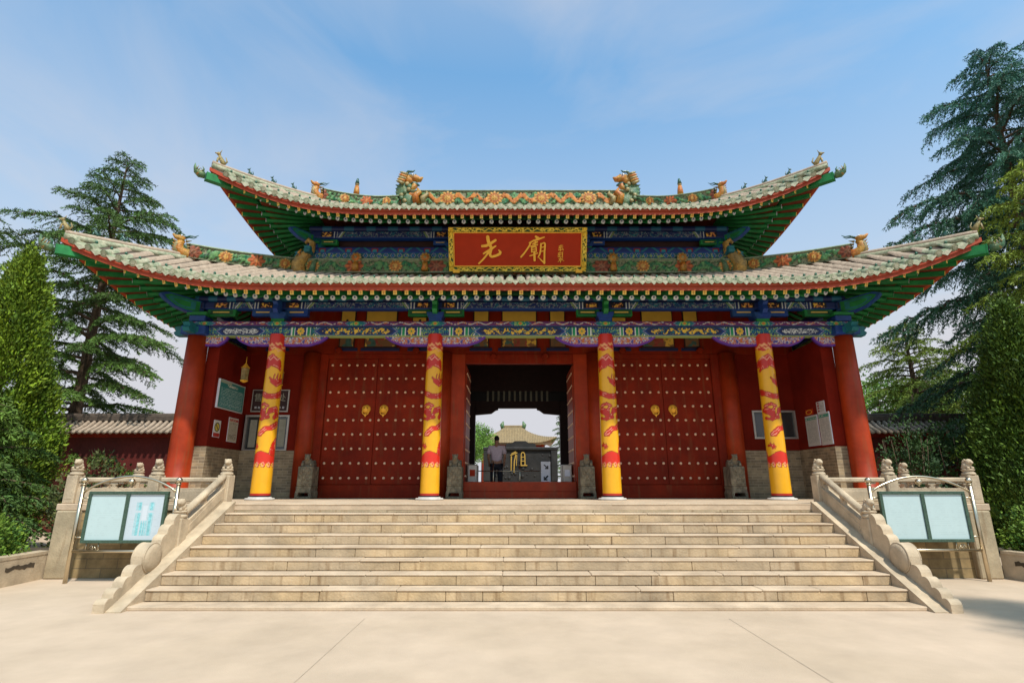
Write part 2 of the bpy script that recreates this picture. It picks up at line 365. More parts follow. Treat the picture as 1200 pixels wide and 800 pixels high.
for sx in (-1,1):
    m=MB(); poly=[(7.50,0.0),(7.50,.012),(10.09,zl(10.09)+.035),(10.12,zl(10.09)+.035),(10.12,0)]
    a,b=sx*(WS+.0),sx*(WS+.21); m.prism(poly,0,min(a,b),max(a,b),'stone'); m.build('stringer',st)
# ---------------- balustrades
def lion_finial(m,x,y,z,s,mt,face=1):
    # lotus collar + seated lion cub on a post
    m.lathe([(.10*s,0),(.115*s,.02*s),(.10*s,.05*s),(.075*s,.06*s),(.10*s,.085*s),(.11*s,.10*s),(.07*s,.115*s)],(x,y,z),14,mt)
    m.ball((x,y+.01*s,z+.17*s),.078*s,mt,12,(1,.95,.95)); m.ball((x+.015*s*face,y-.035*s,z+.235*s),.062*s,mt,12)
    m.ball((x+.02*s*face,y-.09*s,z+.225*s),.03*s,mt,8); m.ball((x,y+.03*s,z+.235*s),.05*s,mt,10)
    for e in (-1,1):
        m.ball((x+e*.045*s,y-.02*s,z+.275*s),.02*s,mt,6); m.ball((x+e*.04*s,y-.065*s,z+.13*s),.028*s,mt,8); m.ball((x+e*.055*s,y+.03*s,z+.135*s),.035*s,mt,8)
def newel(parent,x,y,z0,h,s=.1,mt='stone'):
    m=MB(); m.box(x-s,x+s,y-s,y+s,z0,z0+h,mt,.012)
    m.box(x-s+.035,x+s-.035,y-s-.004,y-s+.01,z0+.08,z0+h-.08,mt,.004)
    o=m.build('newel_post',parent); m=MB(); lion_finial(m,x,y,z0+h,1.0,mt); m.build('lion_finial',o); return o
def cloudgap(x0,x1,z0,z1):
    w=x1-x0; c=(x0+x1)/2
    return [(x0,z0),(x1,z0),(x1,z0+.03),(x1-w*.12,z0+.05),(x1-w*.2,z1-.035),(x1-w*.33,z1-.03),(x1-w*.36,z1),(x0+w*.36,z1),(x0+w*.33,z1-.03),(x0+w*.2,z1-.035),(x0+w*.12,z0+.05),(x0,z0+.03)]
def flat_bay(parent,ax,a0,a1,c,z0,mt='stone',t=.065):
    """one bay between posts: panel, carved openings, rail; along X (ax 0) or Y (ax 1)"""
    L=a1-a0; n=max(1,round(L/.75)); 
    def bx(m,u0,u1,za,zb,tt,bev=.006):
        if ax==0: m.box(u0,u1,c-tt,c+tt,za,zb,mt,bev)
        else: m.box(c-tt,c+tt,u0,u1,za,zb,mt,bev)
    m=MB(); bx(m,a0,a1,z0,z0+.27,t*.8); 
    for k in range(n):
        u0=a0+L*k/n+.05; u1=a0+L*(k+1)/n-.05; bx(m,u0,u1,z0+.04,z0+.23,t*.8+.006,.008)
    m.build('panel',parent)
    m=MB(); bx(m,a0,a1,z0+.375,z0+.46,t,.02); m.build('rail',parent)
    m=MB()
    for k in range(n+1):
        u=a0+L*k/n
        for (dw,za,zb) in ((.055,z0+.27,z0+.30),(.03,z0+.30,z0+.325),(.07,z0+.325,z0+.376)):
            ua,ub=max(a0,u-dw),min(a1,u+dw); bx(m,ua,ub,za,zb,t*.6,.004)
        if k<n:
            for q in (.2,.8):
                uu=a0+L*(k+q)/n; bx(m,uu-.045,uu+.045,z0+.345,z0+.376,t*.6,.004); bx(m,uu-.03,uu+.03,z0+.27,z0+.285,t*.6,.004)
    m.build('baluster',parent)
for sx in (-1,1):
    nm='left' if sx<0 else 'right'
    b=empty('stone_balustrade',(sx*5.46,8.8,0),('sloping stone balustrade with scroll end down the left side of the steps' if sx<0 else 'sloping stone balustrade with scroll end down the right side of the steps'),'balustrade','stair balustrades')
    X=sx*5.47; t=.075
    newel(b,X,10.2,PH,.5,.11); yl=8.92; newel(b,X,yl,zl(yl)-.03,.42,.10)
    def zt(y): return zl(y)+.03
    m=MB(); ya,yb=yl+.10,10.1
    m.prism([(ya,zt(ya)),(yb,zt(yb)),(yb,zt(yb)+.26),(ya,zt(ya)+.24)],0,X-t*.8,X+t*.8,'stone'); 
    m.prism([(ya+.1,zt(ya)+.09),(yb-.1,zt(yb)+.03),(yb-.1,zt(yb)+.2),(ya+.1,zt(ya)+.2)],0,X-t*.8-.006,X+t*.8+.006,'stone'); m.build('panel',b)
    m=MB(); m.tube([(X,ya,zt(ya)+.38),(X,yb,zt(yb)+.44)],.055,8,'stone',squash=1.25); m.build('rail',b)
    for q in (0.02,.5,.98):
        y=ya+(yb-ya)*q; z=zt(y)+.24+.02*q; m=MB()
        hw=.05 if .1<q<.9 else .09
        ylo,yhi=max(ya,y-hw),min(yb,y+hw); s=RI/TR
        m.prism([(ylo,z+(ylo-y)*s-.01),(yhi,z+(yhi-y)*s-.01),(y+hw*.4,z+.06),(yhi+.02 if q<.9 else yhi,z+(yhi-y)*s+.17),(ylo-.02 if q>.1 else ylo,z+(ylo-y)*s+.17),(y-hw*.4,z+.06)],0,X-t*.5,X+t*.5,'stone'); m.build('baluster',b)
    # scroll-edged end stone
    cir=[(8.80,.36,.13),(8.66,.30,.11),(8.54,.235,.10),(8.27,.17,.205),(8.02,.11,.12),(7.86,.075,.105),(7.70,.045,.10),(7.55,.03,.085)]
    def env(y):
        z=zt(y)+.02
        for (cy,dz,r) in cir:
            if abs(y-cy)<r: z=max(z,zt(cy)+dz+math.sqrt(r*r-(y-cy)**2))
        return z
    ys=np.linspace(7.47,yl-.09,110); poly=[(float(y),max(0,zt(y)-.05)) for y in (7.47,7.52)]+[(yl-.09,zt(yl-.09)-.0)]+[(float(y),env(y)) for y in ys[::-1]]
    poly=[(7.47,0),(7.53,0),(yl-.09,zt(yl-.09)-.02)]+[(float(y),max(.02,env(y))) for y in ys[::-1]]
    m=MB(); m.prism(poly,0,X-t,X+t,'stone')
    m.build('scroll_end',b)
    cy,dz,r=cir[3]; cz=zt(cy)+dz
    for e in (-1,1):
        m=MB(); m.lathe([(r*1.02,0),(r*1.02,.012),(r*.97,.018),(r*.93,.01),(r*.90,.03),(r*.6,.045),(.001,.05)] if e>0 else [(.001,-.05),(r*.6,-.045),(r*.90,-.03),(r*.93,-.01),(r*.97,-.018),(r*1.02,-.012),(r*1.02,0)],(X+e*t,cy,cz),32,'stone',axis=0); m.build('drum_face',b)
    # level balustrade along the platform front
    b=empty('platform_balustrade',(sx*7,10.25,PH),('level carved stone balustrade behind the left notice board' if sx<0 else 'level carved stone balustrade behind the right notice board'),'balustrade','level platform balustrades')
    for xx in (6.78,8.28): newel(b,sx*xx,10.25,PH,.5,.10)
    newel(b,sx*8.28,11.95,PH,.5,.10)
    for (p,q) in ((5.58,6.68),(6.88,8.18)): flat_bay(b,0,min(sx*p,sx*q),max(sx*p,sx*q),10.25,PH)
    flat_bay(b,1,10.35,11.85,sx*8.28,PH)
    flat_bay(b,1,12.05,13.6,sx*8.28,PH)
# ============================================================ ROOF MATHS
class Roof:
    def __init__(s,Xe,Ye,Yb,z0,c1,c2,L,up,out,amax,K=4.1,kp=1.2): s.__dict__.update(Xe=Xe,Ye=Ye,Yb=Yb,z0=z0,c1=c1,c2=c2,L=L,up=up,out=out,amax=amax,K=K,kp=kp)
    def W(s,x,y,dz=0):
        x=np.asarray(x,float);y=np.asarray(y,float)
        bx=s.Xe-np.abs(x); ym=(s.Ye+s.Yb)/2; ay=np.minimum(y-s.Ye,s.Yb-y)
        mn=np.maximum(np.minimum(bx,ay),0); mxx=np.maximum(bx,ay)
        h=lambda t: np.clip(1-t/s.L,0,1)**3.2
        k=lambda t: np.clip(1-np.maximum(t,0)/s.K,0,1)**s.kp
        d=np.abs(bx-ay); q=h(d)*k(mn); z=s.z0+s.c1*mn+s.c2*mn*mn+s.up*q+dz
        sgx=np.sign(x); sgy=np.where(y<ym,-1,1)
        q2=q*np.clip(1-mn/2.4,0,1)
        return np.stack([x+sgx*s.out*q2*(ay<=bx+1e9)*np.clip(1-bx/s.L,0,1),y+sgy*s.out*q2*np.clip(1-ay/s.L,0,1),z],-1)
LR=Roof(9.35,10.85,21.35,5.82,.36,.022,4.6,.84,.42,3.35)
UR=Roof(7.5,12.5,19.7,8.5,.47,.024,4.4,.92,.42,3.6,3.0,1.6)
def sides(r):
    # name, function (along t, inward a) -> nominal x,y ; half length
    ym=(r.Ye+r.Yb)/2; hy=(r.Yb-r.Ye)/2
    return [('front',lambda t,a:(t,r.Ye+a),r.Xe),('left',lambda t,a:(-r.Xe+a,ym+t),hy),('right',lambda t,a:(r.Xe-a,ym+t),hy),('back',lambda t,a:(t,r.Yb-a),r.Xe)]
gate=empty('temple_gate',(0,14,PH),'red and blue painted double-eaved Chinese temple gate with upturned green eaves','temple gate')
def build_roof(r,step,tall_from):
    root=None
    # sheet (pan tiles)
    V=[];F=[]
    m=MB()
    for nm,fn,H in sides(r):
        nt_,na=80,10
        T=np.linspace(-1,1,nt_+1); A=np.linspace(0,1,na+1)
        P=np.zeros((nt_+1,na+1,3))
        for j,a in enumerate(A*r.amax):
            t=T*(H-a); x,y=fn(t,np.full_like(t,a)); P[:,j]=r.W(x,y)
        i=np.arange(P.shape[0]*P.shape[1]).reshape(P.shape[:2])
        Fq=np.stack([i[:-1,:-1],i[1:,:-1],i[1:,1:],i[:-1,1:]],-1).reshape(-1,4).tolist()
        if nm in('left','back'): pass
        m.add(P.reshape(-1,3),Fq,'pan',True)
        # thickness below
        P2=P.copy(); P2[...,2]-=.10
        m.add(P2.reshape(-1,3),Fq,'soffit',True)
        e0=P[:,0];e1=P2[:,0]; V2=np.concatenate([e0,e1]); n=len(e0)
        m.add(V2,[[q,q+1,q+1+n,q+n] for q in range(n-1)],'fascia')
    roof=m.build('roof',gate)
    # cover tile rows
    m=MB(); rr=random.Random(3); K=7
    for nm,fn,H in sides(r):
        n=int((H-.12)/step)
        for q in range(-n,n+1):
            t=q*step
            if nm=='front' or nm=='back': pass
            amx=min(r.amax,H-abs(t)) 
            if amx<.12: continue
            ns=max(1,int(amx/.3)); aa=[]
            for s_ in range(ns):
                a0=amx*s_/ns; a1=amx*(s_+1)/ns; aa+= [(a0-.0,.074),(a1,.064)]
            aa[0]=(-.03,.076)
            if nm=='back': aa=[(aa[0][0],.076),(aa[-1][0],.066)]
            A_=np.array([a for a,_ in aa]); x,y=fn(np.full_like(A_,t),A_); P=r.W(x,y,.015)
            x2,y2=fn(np.full_like(A_,t+.01),A_); lat=r.W(x2,y2,.015)-P; lat/=np.linalg.norm(lat,axis=1,keepdims=True)
            jit=rr.uniform(-.006,.006)
            V=[]
            for p,(a,rad),l_ in zip(P,aa,lat):
                for k in range(K):
                    th=math.pi*k/(K-1); V.append(p+l_*(rad*math.cos(th)+jit)+np.array([0,0,rad*1.1*math.sin(th)]))
            Fq=[]
            for i in range(len(aa)-1):
                for k in range(K-1): Fq.append([i*K+k,i*K+k+1,(i+1)*K+k+1,(i+1)*K+k])
            nf=(K-1)
            m.add(V,Fq[:nf],'tilegreen',True); 
            o=len(m.v)-len(V)
            for f in Fq[nf:]: m.f.append([u+o for u in f]); m.m.append(m.mi('tile')); m.s.append(True)
            if nm=='back': continue
            # round end cap
            x3,y3=fn(t,-.04); x4,y4=fn(t,.0); c=r.W(x3,y3,.025); d=(r.W(x4,y4,.025)-c); d/=np.linalg.norm(d); l_=lat[0]; u=np.cross(l_,d); u/=np.linalg.norm(u); u*=np.sign(u[2])
            c=c.reshape(3)
            for (rad,off,mt) in ((.082,0,'tilegreen'),(.045,-.008,'drip')):
                ring=[c+d*off+rad*(math.cos(2*math.pi*k/12)*l_+math.sin(2*math.pi*k/12)*u) for k in range(12)]; ring2=[p+d*.04 for p in ring]
                m.add(ring+ring2,[list(range(12))]+[[k,(k+1)%12,(k+1)%12+12,k+12] for k in range(12)],mt)
            # nail cap
            x5,y5=fn(t,.16); pn=r.W(x5,y5,.115).reshape(3); m.ball(pn,.032,'nail',6,(1,1,1.3))
            # drip tile to the next row
            if abs(t+step/2)<H-.05:
                tm=t+step/2; Q=[]
                for (dt,zz) in ((-.085,.0),(-.075,-.035),(-.045,-.06),(-.02,-.085),(0,-.105),(.02,-.085),(.045,-.06),(.075,-.035),(.085,.0)):
                    xx,yy=fn(tm+dt,-.035); Q.append(r.W(xx,yy,zz+.018).reshape(3))
                Q2=[p+d*.02 for p in Q]; nq=len(Q)
                m.add(Q+Q2,[list(range(nq)),list(range(nq,2*nq))[::-1]]+[[k,k+1,k+1+nq,k+nq] for k in range(nq-1)],'drip')
                xx,yy=fn(np.array([tm-.09,tm+.09,tm+.09,tm-.09]),np.array([-.035,-.035,.14,.14])); m.add(r.W(xx,yy,.012),[[0,1,2,3]],'tilegreen')
    m.build('tiles',roof)
    return roof
roofL=build_roof(LR,.2485,1.6); roofU=build_roof(UR,.2485,1.6)
# ---------------- rafters
def rafter_specs(r,step,a_line):
    out=[]
    for nm,fn,H in sides(r):
        n=int((H-.1)/step)
        for q in range(-n,n+1):
            t=(q+.5)*step if False else q*step
            b=H-abs(t); 
            if b<.16: continue
            Lf=3.3; sg=1 if t>0 else -1
            def inner(a,b=b,t=t,sg=sg,H=H):
                # nominal along-coordinate at depth a: straight in the middle, fanning at the corners
                if b>=Lf: return t
                ti=H-(a_line+ b*(Lf-a_line)/Lf)      # along position at a_line
                return sg*((H-b)+ (ti-(H-b))*min(1,a/a_line) )
            out.append((nm,fn,H,t,b,inner))
    return out
def add_round(m,r,spec):
    nm,fn,H,t,b,inner=spec; al=[.52,1.1,1.65] if b<3.3 else [.52,1.65,3.1]
    P=[]
    for a in al: x,y=fn(inner(a),a); P.append(r.W(x,y,-.385).reshape(3))
    P=np.array(P); m.tube(P,.052,8,'green'); d=P[0]-P[1]; d/=np.linalg.norm(d); c=P[0]+d*.002
    a_=np.cross(d,[0,0,1]); a_/=np.linalg.norm(a_); u=np.cross(a_,d)
    for (rad,off,mt,cz) in ((.058,.003,'disc',0),(.019,.007,'blue',.018)):
        ring=[c+d*off+u*cz+rad*(math.cos(2*math.pi*k/10)*a_+math.sin(2*math.pi*k/10)*u) for k in range(10)]
        m.add(ring,[list(range(10))],mt); m.add(ring,[list(range(10))[::-1]],mt)
def add_fly(m,r,spec):
    nm,fn,H,t,b,inner=spec
    x,y=fn(inner(.10),.10); p0=r.W(x,y,-.255).reshape(3); x,y=fn(inner(1.15),1.15); p1=r.W(x,y,-.29).reshape(3)
    if b<3.3: x,y=fn(inner(1.5),1.5); p1=r.W(x,y,-.30).reshape(3)
    m.beam(p0,p1,.085,.095,'green'); d=p0-p1; d/=np.linalg.norm(d)
    m.beam(p0+d*.012,p0-d*.0,.080,.090,'yellow')
    a_=np.cross(d,[0,0,1]); a_/=np.linalg.norm(a_); u=np.cross(a_,d); c=p0+d*.015
    for (e1,e2) in ((1,0),(0,1)):
        V=[c+a_*s*(.035 if e1 else .006)+u*q*(.035 if e2 else .006) for s,q in ((-1,-1),(1,-1),(1,1),(-1,1))]; m.add(V,[[0,1,2,3]],'orange')
specs=[]
for r in (LR,UR):
    al=1.65 if r is LR else 1.6
    for s in rafter_specs(r,.2485,al): specs.append((r,s))
front=[z for z in specs if z[1][0]=='front' and z[0] is LR]; rest=[z for z in specs if not(z[1][0]=='front' and z[0] is LR)]
upf=sorted([z for z in rest if z[1][0]=='front'],key=lambda z:-abs(z[1][3]))
ind=front+upf[:100-len(front)]; rest=[z for z in specs if z not in ind]
for r,s in ind:
    m=MB(); add_round(m,r,s); m.build('rafter',gate)
    m=MB(); add_fly(m,r,s); m.build('flying_rafter',gate)
m=MB()
for r,s in rest: add_round(m,r,s)
o=m.build('rafters',gate); tag(o,kind='stuff')
m=MB()
for r,s in rest: add_fly(m,r,s)
o=m.build('flying_rafters',gate); tag(o,kind='stuff')
# soffit boards, fascia strips and corner beams
for r in (LR,UR):
    m=MB()
    for nm,fn,H in sides(r):
        T=np.linspace(-1,1,81)
        def strip(a0,a1,dz0,dz1,mt):
            Q=[]
            for a,dz in ((a0,dz0),(a1,dz1)): x,y=fn(T*(H-max(a,0)),np.full_like(T,a)); Q.append(r.W(x,y,dz))
            V=np.concatenate(Q); n=len(T); m.add(V,[[q,q+1,q+1+n,q+n] for q in range(n-1)],mt)
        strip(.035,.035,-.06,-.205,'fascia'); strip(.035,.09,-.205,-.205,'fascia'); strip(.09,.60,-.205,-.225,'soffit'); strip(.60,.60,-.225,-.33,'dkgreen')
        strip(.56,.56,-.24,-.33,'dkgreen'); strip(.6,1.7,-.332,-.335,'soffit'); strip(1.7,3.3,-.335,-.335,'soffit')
    m.build('eave_board',gate)
    for sx in (-1,1):
        for sy in (0,1):
            m=MB(); pts=[]
            for a in (-.03,.4,.9,1.65):
                pts.append(r.W(sx*(r.Xe-a),(r.Ye+a) if sy==0 else (r.Yb-a),-.30).reshape(3))
            for i in range(3): m.beam(pts[i],pts[i+1],.17,.20,'green')
            m.beam(pts[0]+(pts[0]-pts[1])*.02,pts[0],.18,.21,'green'); m.build('corner_beam',gate)
# ---------------- painting functions
NAVY=C([.012,.03,.17]);BLU=C([.008,.07,.34]);TEA=C([.015,.20,.24]);GRN=C([.01,.26,.10]);WHT=C([.62,.66,.66]);GLD=C([.78,.52,.06]);RDD=C([.36,.03,.03]);PUR=C([.11,.02,.11]);MAG=C([.26,.025,.17]);BLK=C([.01,.01,.02]);ORG=C([.55,.17,.03]);LIM=C([.35,.5,.12])
def stripe(col,u,u0,u1,c): 
    k=((u>=u0)&(u<u1)).astype(float); return mix(col,c,k)
def main_paint(u,v,bays,H):
    """u along beam (world x), v 0..H. bays: list of (x0,x1,kind)"""
    col=np.zeros(u.shape+(3,))+TEA*.6; vv=v/H-.5
    for (x0,x1,kind) in bays:
        inb=(u>=x0)&(u<x1); L=x1-x0; p=np.minimum(u-x0,x1-u); p=np.where(inb,p,-1); c=(x0+x1)/2; x=np.abs(u-c)
        k0=inb
        def put(mask,cc):
            nonlocal col; col=np.where((mask&k0)[...,None],cc,col)
        # head box near the column
        put((p<.34),NAVY); put((p<.34)&(np.abs(((u*22)%1)-.5)+np.abs(vv)<.35),TEA); put((p<.34)&(fbm(u,v,40,5)>.62),LIM*.9)
        q=p-.34
        put((q>=0)&(q<.03),WHT);put((q>=.03)&(q<.08),GRN);put((q>=.08)&(q<.10),WHT)
        if kind!='out':
            ros=(q>=.10)&(q<.36); put(ros,NAVY*.8); rr=np.hypot(q-.23,(v-H/2)); an=np.arctan2(v-H/2,q-.23)
            put(ros&(rr<.085+.012*np.cos(an*8)),GLD); put(ros&(rr<.06)&(np.abs(np.cos(an*4))<.35),ORG*.6); put(ros&(rr<.02),GRN)
            q=q-.26
        put((q>=.10)&(q<.13),WHT);put((q>=.13)&(q<.19),GRN);put((q>=.19)&(q<.21),WHT*.9)
        ch=q-.21-.20*(.5-np.abs(vv))*2*.5
        put((ch>=0)&(q<.9),NAVY); put((ch>=.03)&(ch<.055),LIM); put((ch>=.085)&(ch<.11),WHT); put((ch>=.13),BLU*.8)
        hc={'mid':1.02,'side':.92,'out':.50}[kind]  # half length of the centre panel
        zone=(ch>=.15)&(x>hc+.12); n1=fbm(u*1.5,v*3,16,9); put(zone,mix(TEA,BLU,(np.sin(u*40)>0)*1.)); put(zone&(np.abs(n1-.5)<.04),WHT*.8); put(zone&(np.abs(n1-.62)<.025),LIM)
        e=x-(hc+.02-.16*np.abs(vv)*2); put(e<.12,TEA); put(e<.09,NAVY); put(e<.065,WHT*.8); put(e<.05,BLU*.6); put((e<-.02)&(np.abs(vv)<.38),BLK+NAVY*.4)
        if kind=='out':
            dr=(e<-.08)&(np.abs(vv)<.26+.05*np.sin(u*30)); n2=fbm(u,v,34,3); put(dr&(np.abs(n2-.5)<.10),WHT)
        else:
            xc_=np.abs(x)
            bod=np.abs(vv-.18*np.sin(xc_*22+.8)); n2=fbm(u,v,30,4)
            put((e<-.12)&(xc_>.04)&(bod<.17)&(n2>.47),GLD); put((e<-.12)&(np.abs(vv)<.33)&(n2>.66),GLD*.8); put((e<-.12)&(np.abs(vv)<.36)&(n2<.30),TEA)
            rr=np.hypot(xc_,(v-H/2)); put(rr<.045,GLD)
    edge=(np.abs(vv)>.44); col=np.where(edge[...,None],BLU*.7,col); edge=(np.abs(vv)>.475); col=np.where(edge[...,None],LIM*.6+.05,col)
    return col
def top_paint(u,v,cols,H):
    vv=v/H-.5; col=np.zeros(u.shape+(3,))+PUR; x=np.full(u.shape,9.)
    for c in cols: x=np.minimum(x,np.abs(u-c))
    n=fbm(u,v,26,8); vine=np.abs(vv-.22*np.sin(u*17))<.12; col=np.where((vine&(n>.4))[...,None],WHT*.75,col); col=np.where(((np.abs(n-.66)<.05)&(np.abs(vv)<.3))[...,None],ORG,col)
    def put(mk,c):
        nonlocal col; col=np.where(mk[...,None],c,col)
    k=x-.10*(1-2*np.abs(vv))
    put(k<.22,RDD*.6); put(k<.19,BLU*.7); put(k<.165,WHT*.6); put(k<.15,NAVY); put(k<.13,TEA*.8)
    rr=np.hypot(x,(v-H/2)*1.3); put((x<.14)&(fbm(u,v,30,2)>.55),LIM); put(rr<.085,GRN); put(rr<.06,LIM*.8);put(rr<.035,ORG)
    put(np.abs(vv)>.43,BLU*.5)
    return col
def purlin_paint(u,v,cols,H,half):
    vv=v/H-.5; col=np.zeros(u.shape+(3,))+NAVY*.7; x=np.full(u.shape,9.)
    for c in cols: x=np.minimum(x,np.abs(u-c))
    def put(mk,c):
        nonlocal col; col=np.where(mk[...,None],c,col)
    n=fbm(u,v*1.4,17,12); put((np.abs(n-.5)<.035)&(np.abs(vv)<.36),WHT*.45); put((np.abs(n-.64)<.03)&(np.abs(vv)<.36),TEA)
    put((x<.62),NAVY*.6); put((x>.14)&(x<.50)&(np.abs(vv)<.33),BLK); n3=fbm(u,v,30,6); put((x>.19)&(x<.45)&(np.abs(vv)<.3)&(n3>.5),ORG*1.1+.05); put((x>.19)&(x<.45)&(np.abs(vv)<.3)&(n3>.64),GLD)
    for s in (.52,.60): put((x>s)&(x<s+.018),WHT*.8)
    d=x-.64-.13*(vv+.5); put((d>0)&(d<.03),WHT*.8); put((d>.05)&(d<.08),LIM*.7); put(np.abs(vv)>.42,BLU*.6)
    return col
def painted_bar(name,parent,x0,x1,y,zc,H,T,fn,res=90,round_=False,axis=0):
    """beam along X (axis 0) or Y (axis 1); section profile around front and underside"""
    nu=int((x1-x0)*res)+1; U=np.linspace(x0,x1,nu)
    if round_:
        th=np.linspace(-.1*math.pi,1.1*math.pi,15); prof=[(-(T/2)*math.sin(t),-(H/2)*math.cos(t)) for t in th]; vv=np.linspace(0,H,15)
    else:
        nv=max(8,int(H*res)); b=min(.03,H*.12)
        prof=[(T/2,-H/2),(-T/2+b,-H/2)]+[( -T/2,-H/2+b+(H-2*b)*k/(nv-1)) for k in range(nv)]+[(-T/2+b,H/2),(T/2,H/2),(T/2,-H/2)]
        vv=np.array([0,0]+[b+(H-2*b)*k/(nv-1) for k in range(nv)]+[H,H,H])
    P=np.zeros((nu,len(prof),3)); col_u=np.repeat(U[:,None],len(prof),1); col_v=np.repeat(np.array(vv)[None],nu,0)
    for j,(py,pz) in enumerate(prof):
        if axis==0: P[:,j,0]=U; P[:,j,1]=y+py; P[:,j,2]=zc+pz
        else: P[:,j,1]=U; P[:,j,0]=y+(py if y<0 else -py); P[:,j,2]=zc+pz
    cols=fn(col_u,col_v)
    return grid_mesh(name,P,cols,'painted',parent,smooth=round_)
CX=[-5.85,-2.05,2.05,5.85]; OX=7.78
bays=[(-7.60,-5.85,'out'),(-5.85,-2.05,'side'),(-2.05,2.05,'mid'),(2.05,5.85,'side'),(5.85,7.60,'out')]
painted_bar('main_beam',gate,-7.6,7.6,CY,5.145,.235,.22,lambda u,v:main_paint(u,v,bays,.235),110)
painted_bar('plate_beam',gate,-7.9,7.9,CY,5.325,.12,.32,lambda u,v:top_paint(u,v,CX+[-3.95,0,3.95,-7.6,7.6],.12),110)
painted_bar('purlin_beam',gate,-7.9,7.9,CY-.02,5.80,.19,.20,lambda u,v:purlin_paint(u,v,CX+[-7.6,7.6],.19,0),80)
painted_bar('eave_purlin',gate,-7.95,7.95,CY-.03,5.985,.17,.17,lambda u,v:np.zeros(u.shape+(3,))+NAVY*.5+(TEA*.5)*(np.sin(u*14)>0)[...,None],60,True)
for sx in (-1,1):
    for nm,z,H,T in (('side_beam',5.145,.235,.22),('side_plate',5.325,.12,.32),('side_purlin',5.80,.19,.20)):
        fnp={'side_beam':lambda u,v:main_paint(u,v,[(12.6,16.2,'side'),(16.2,19.7,'side')],.235),'side_plate':lambda u,v:top_paint(u,v,[12.5,14.4,16.2,18],.12),'side_purlin':lambda u,v:purlin_paint(u,v,[12.5,16.2],.19,0)}[nm]
        painted_bar(nm,gate,12.62 if nm=='side_beam' else 12.35,19.7,sx*OX,z,H,T,fnp,40,axis=1)
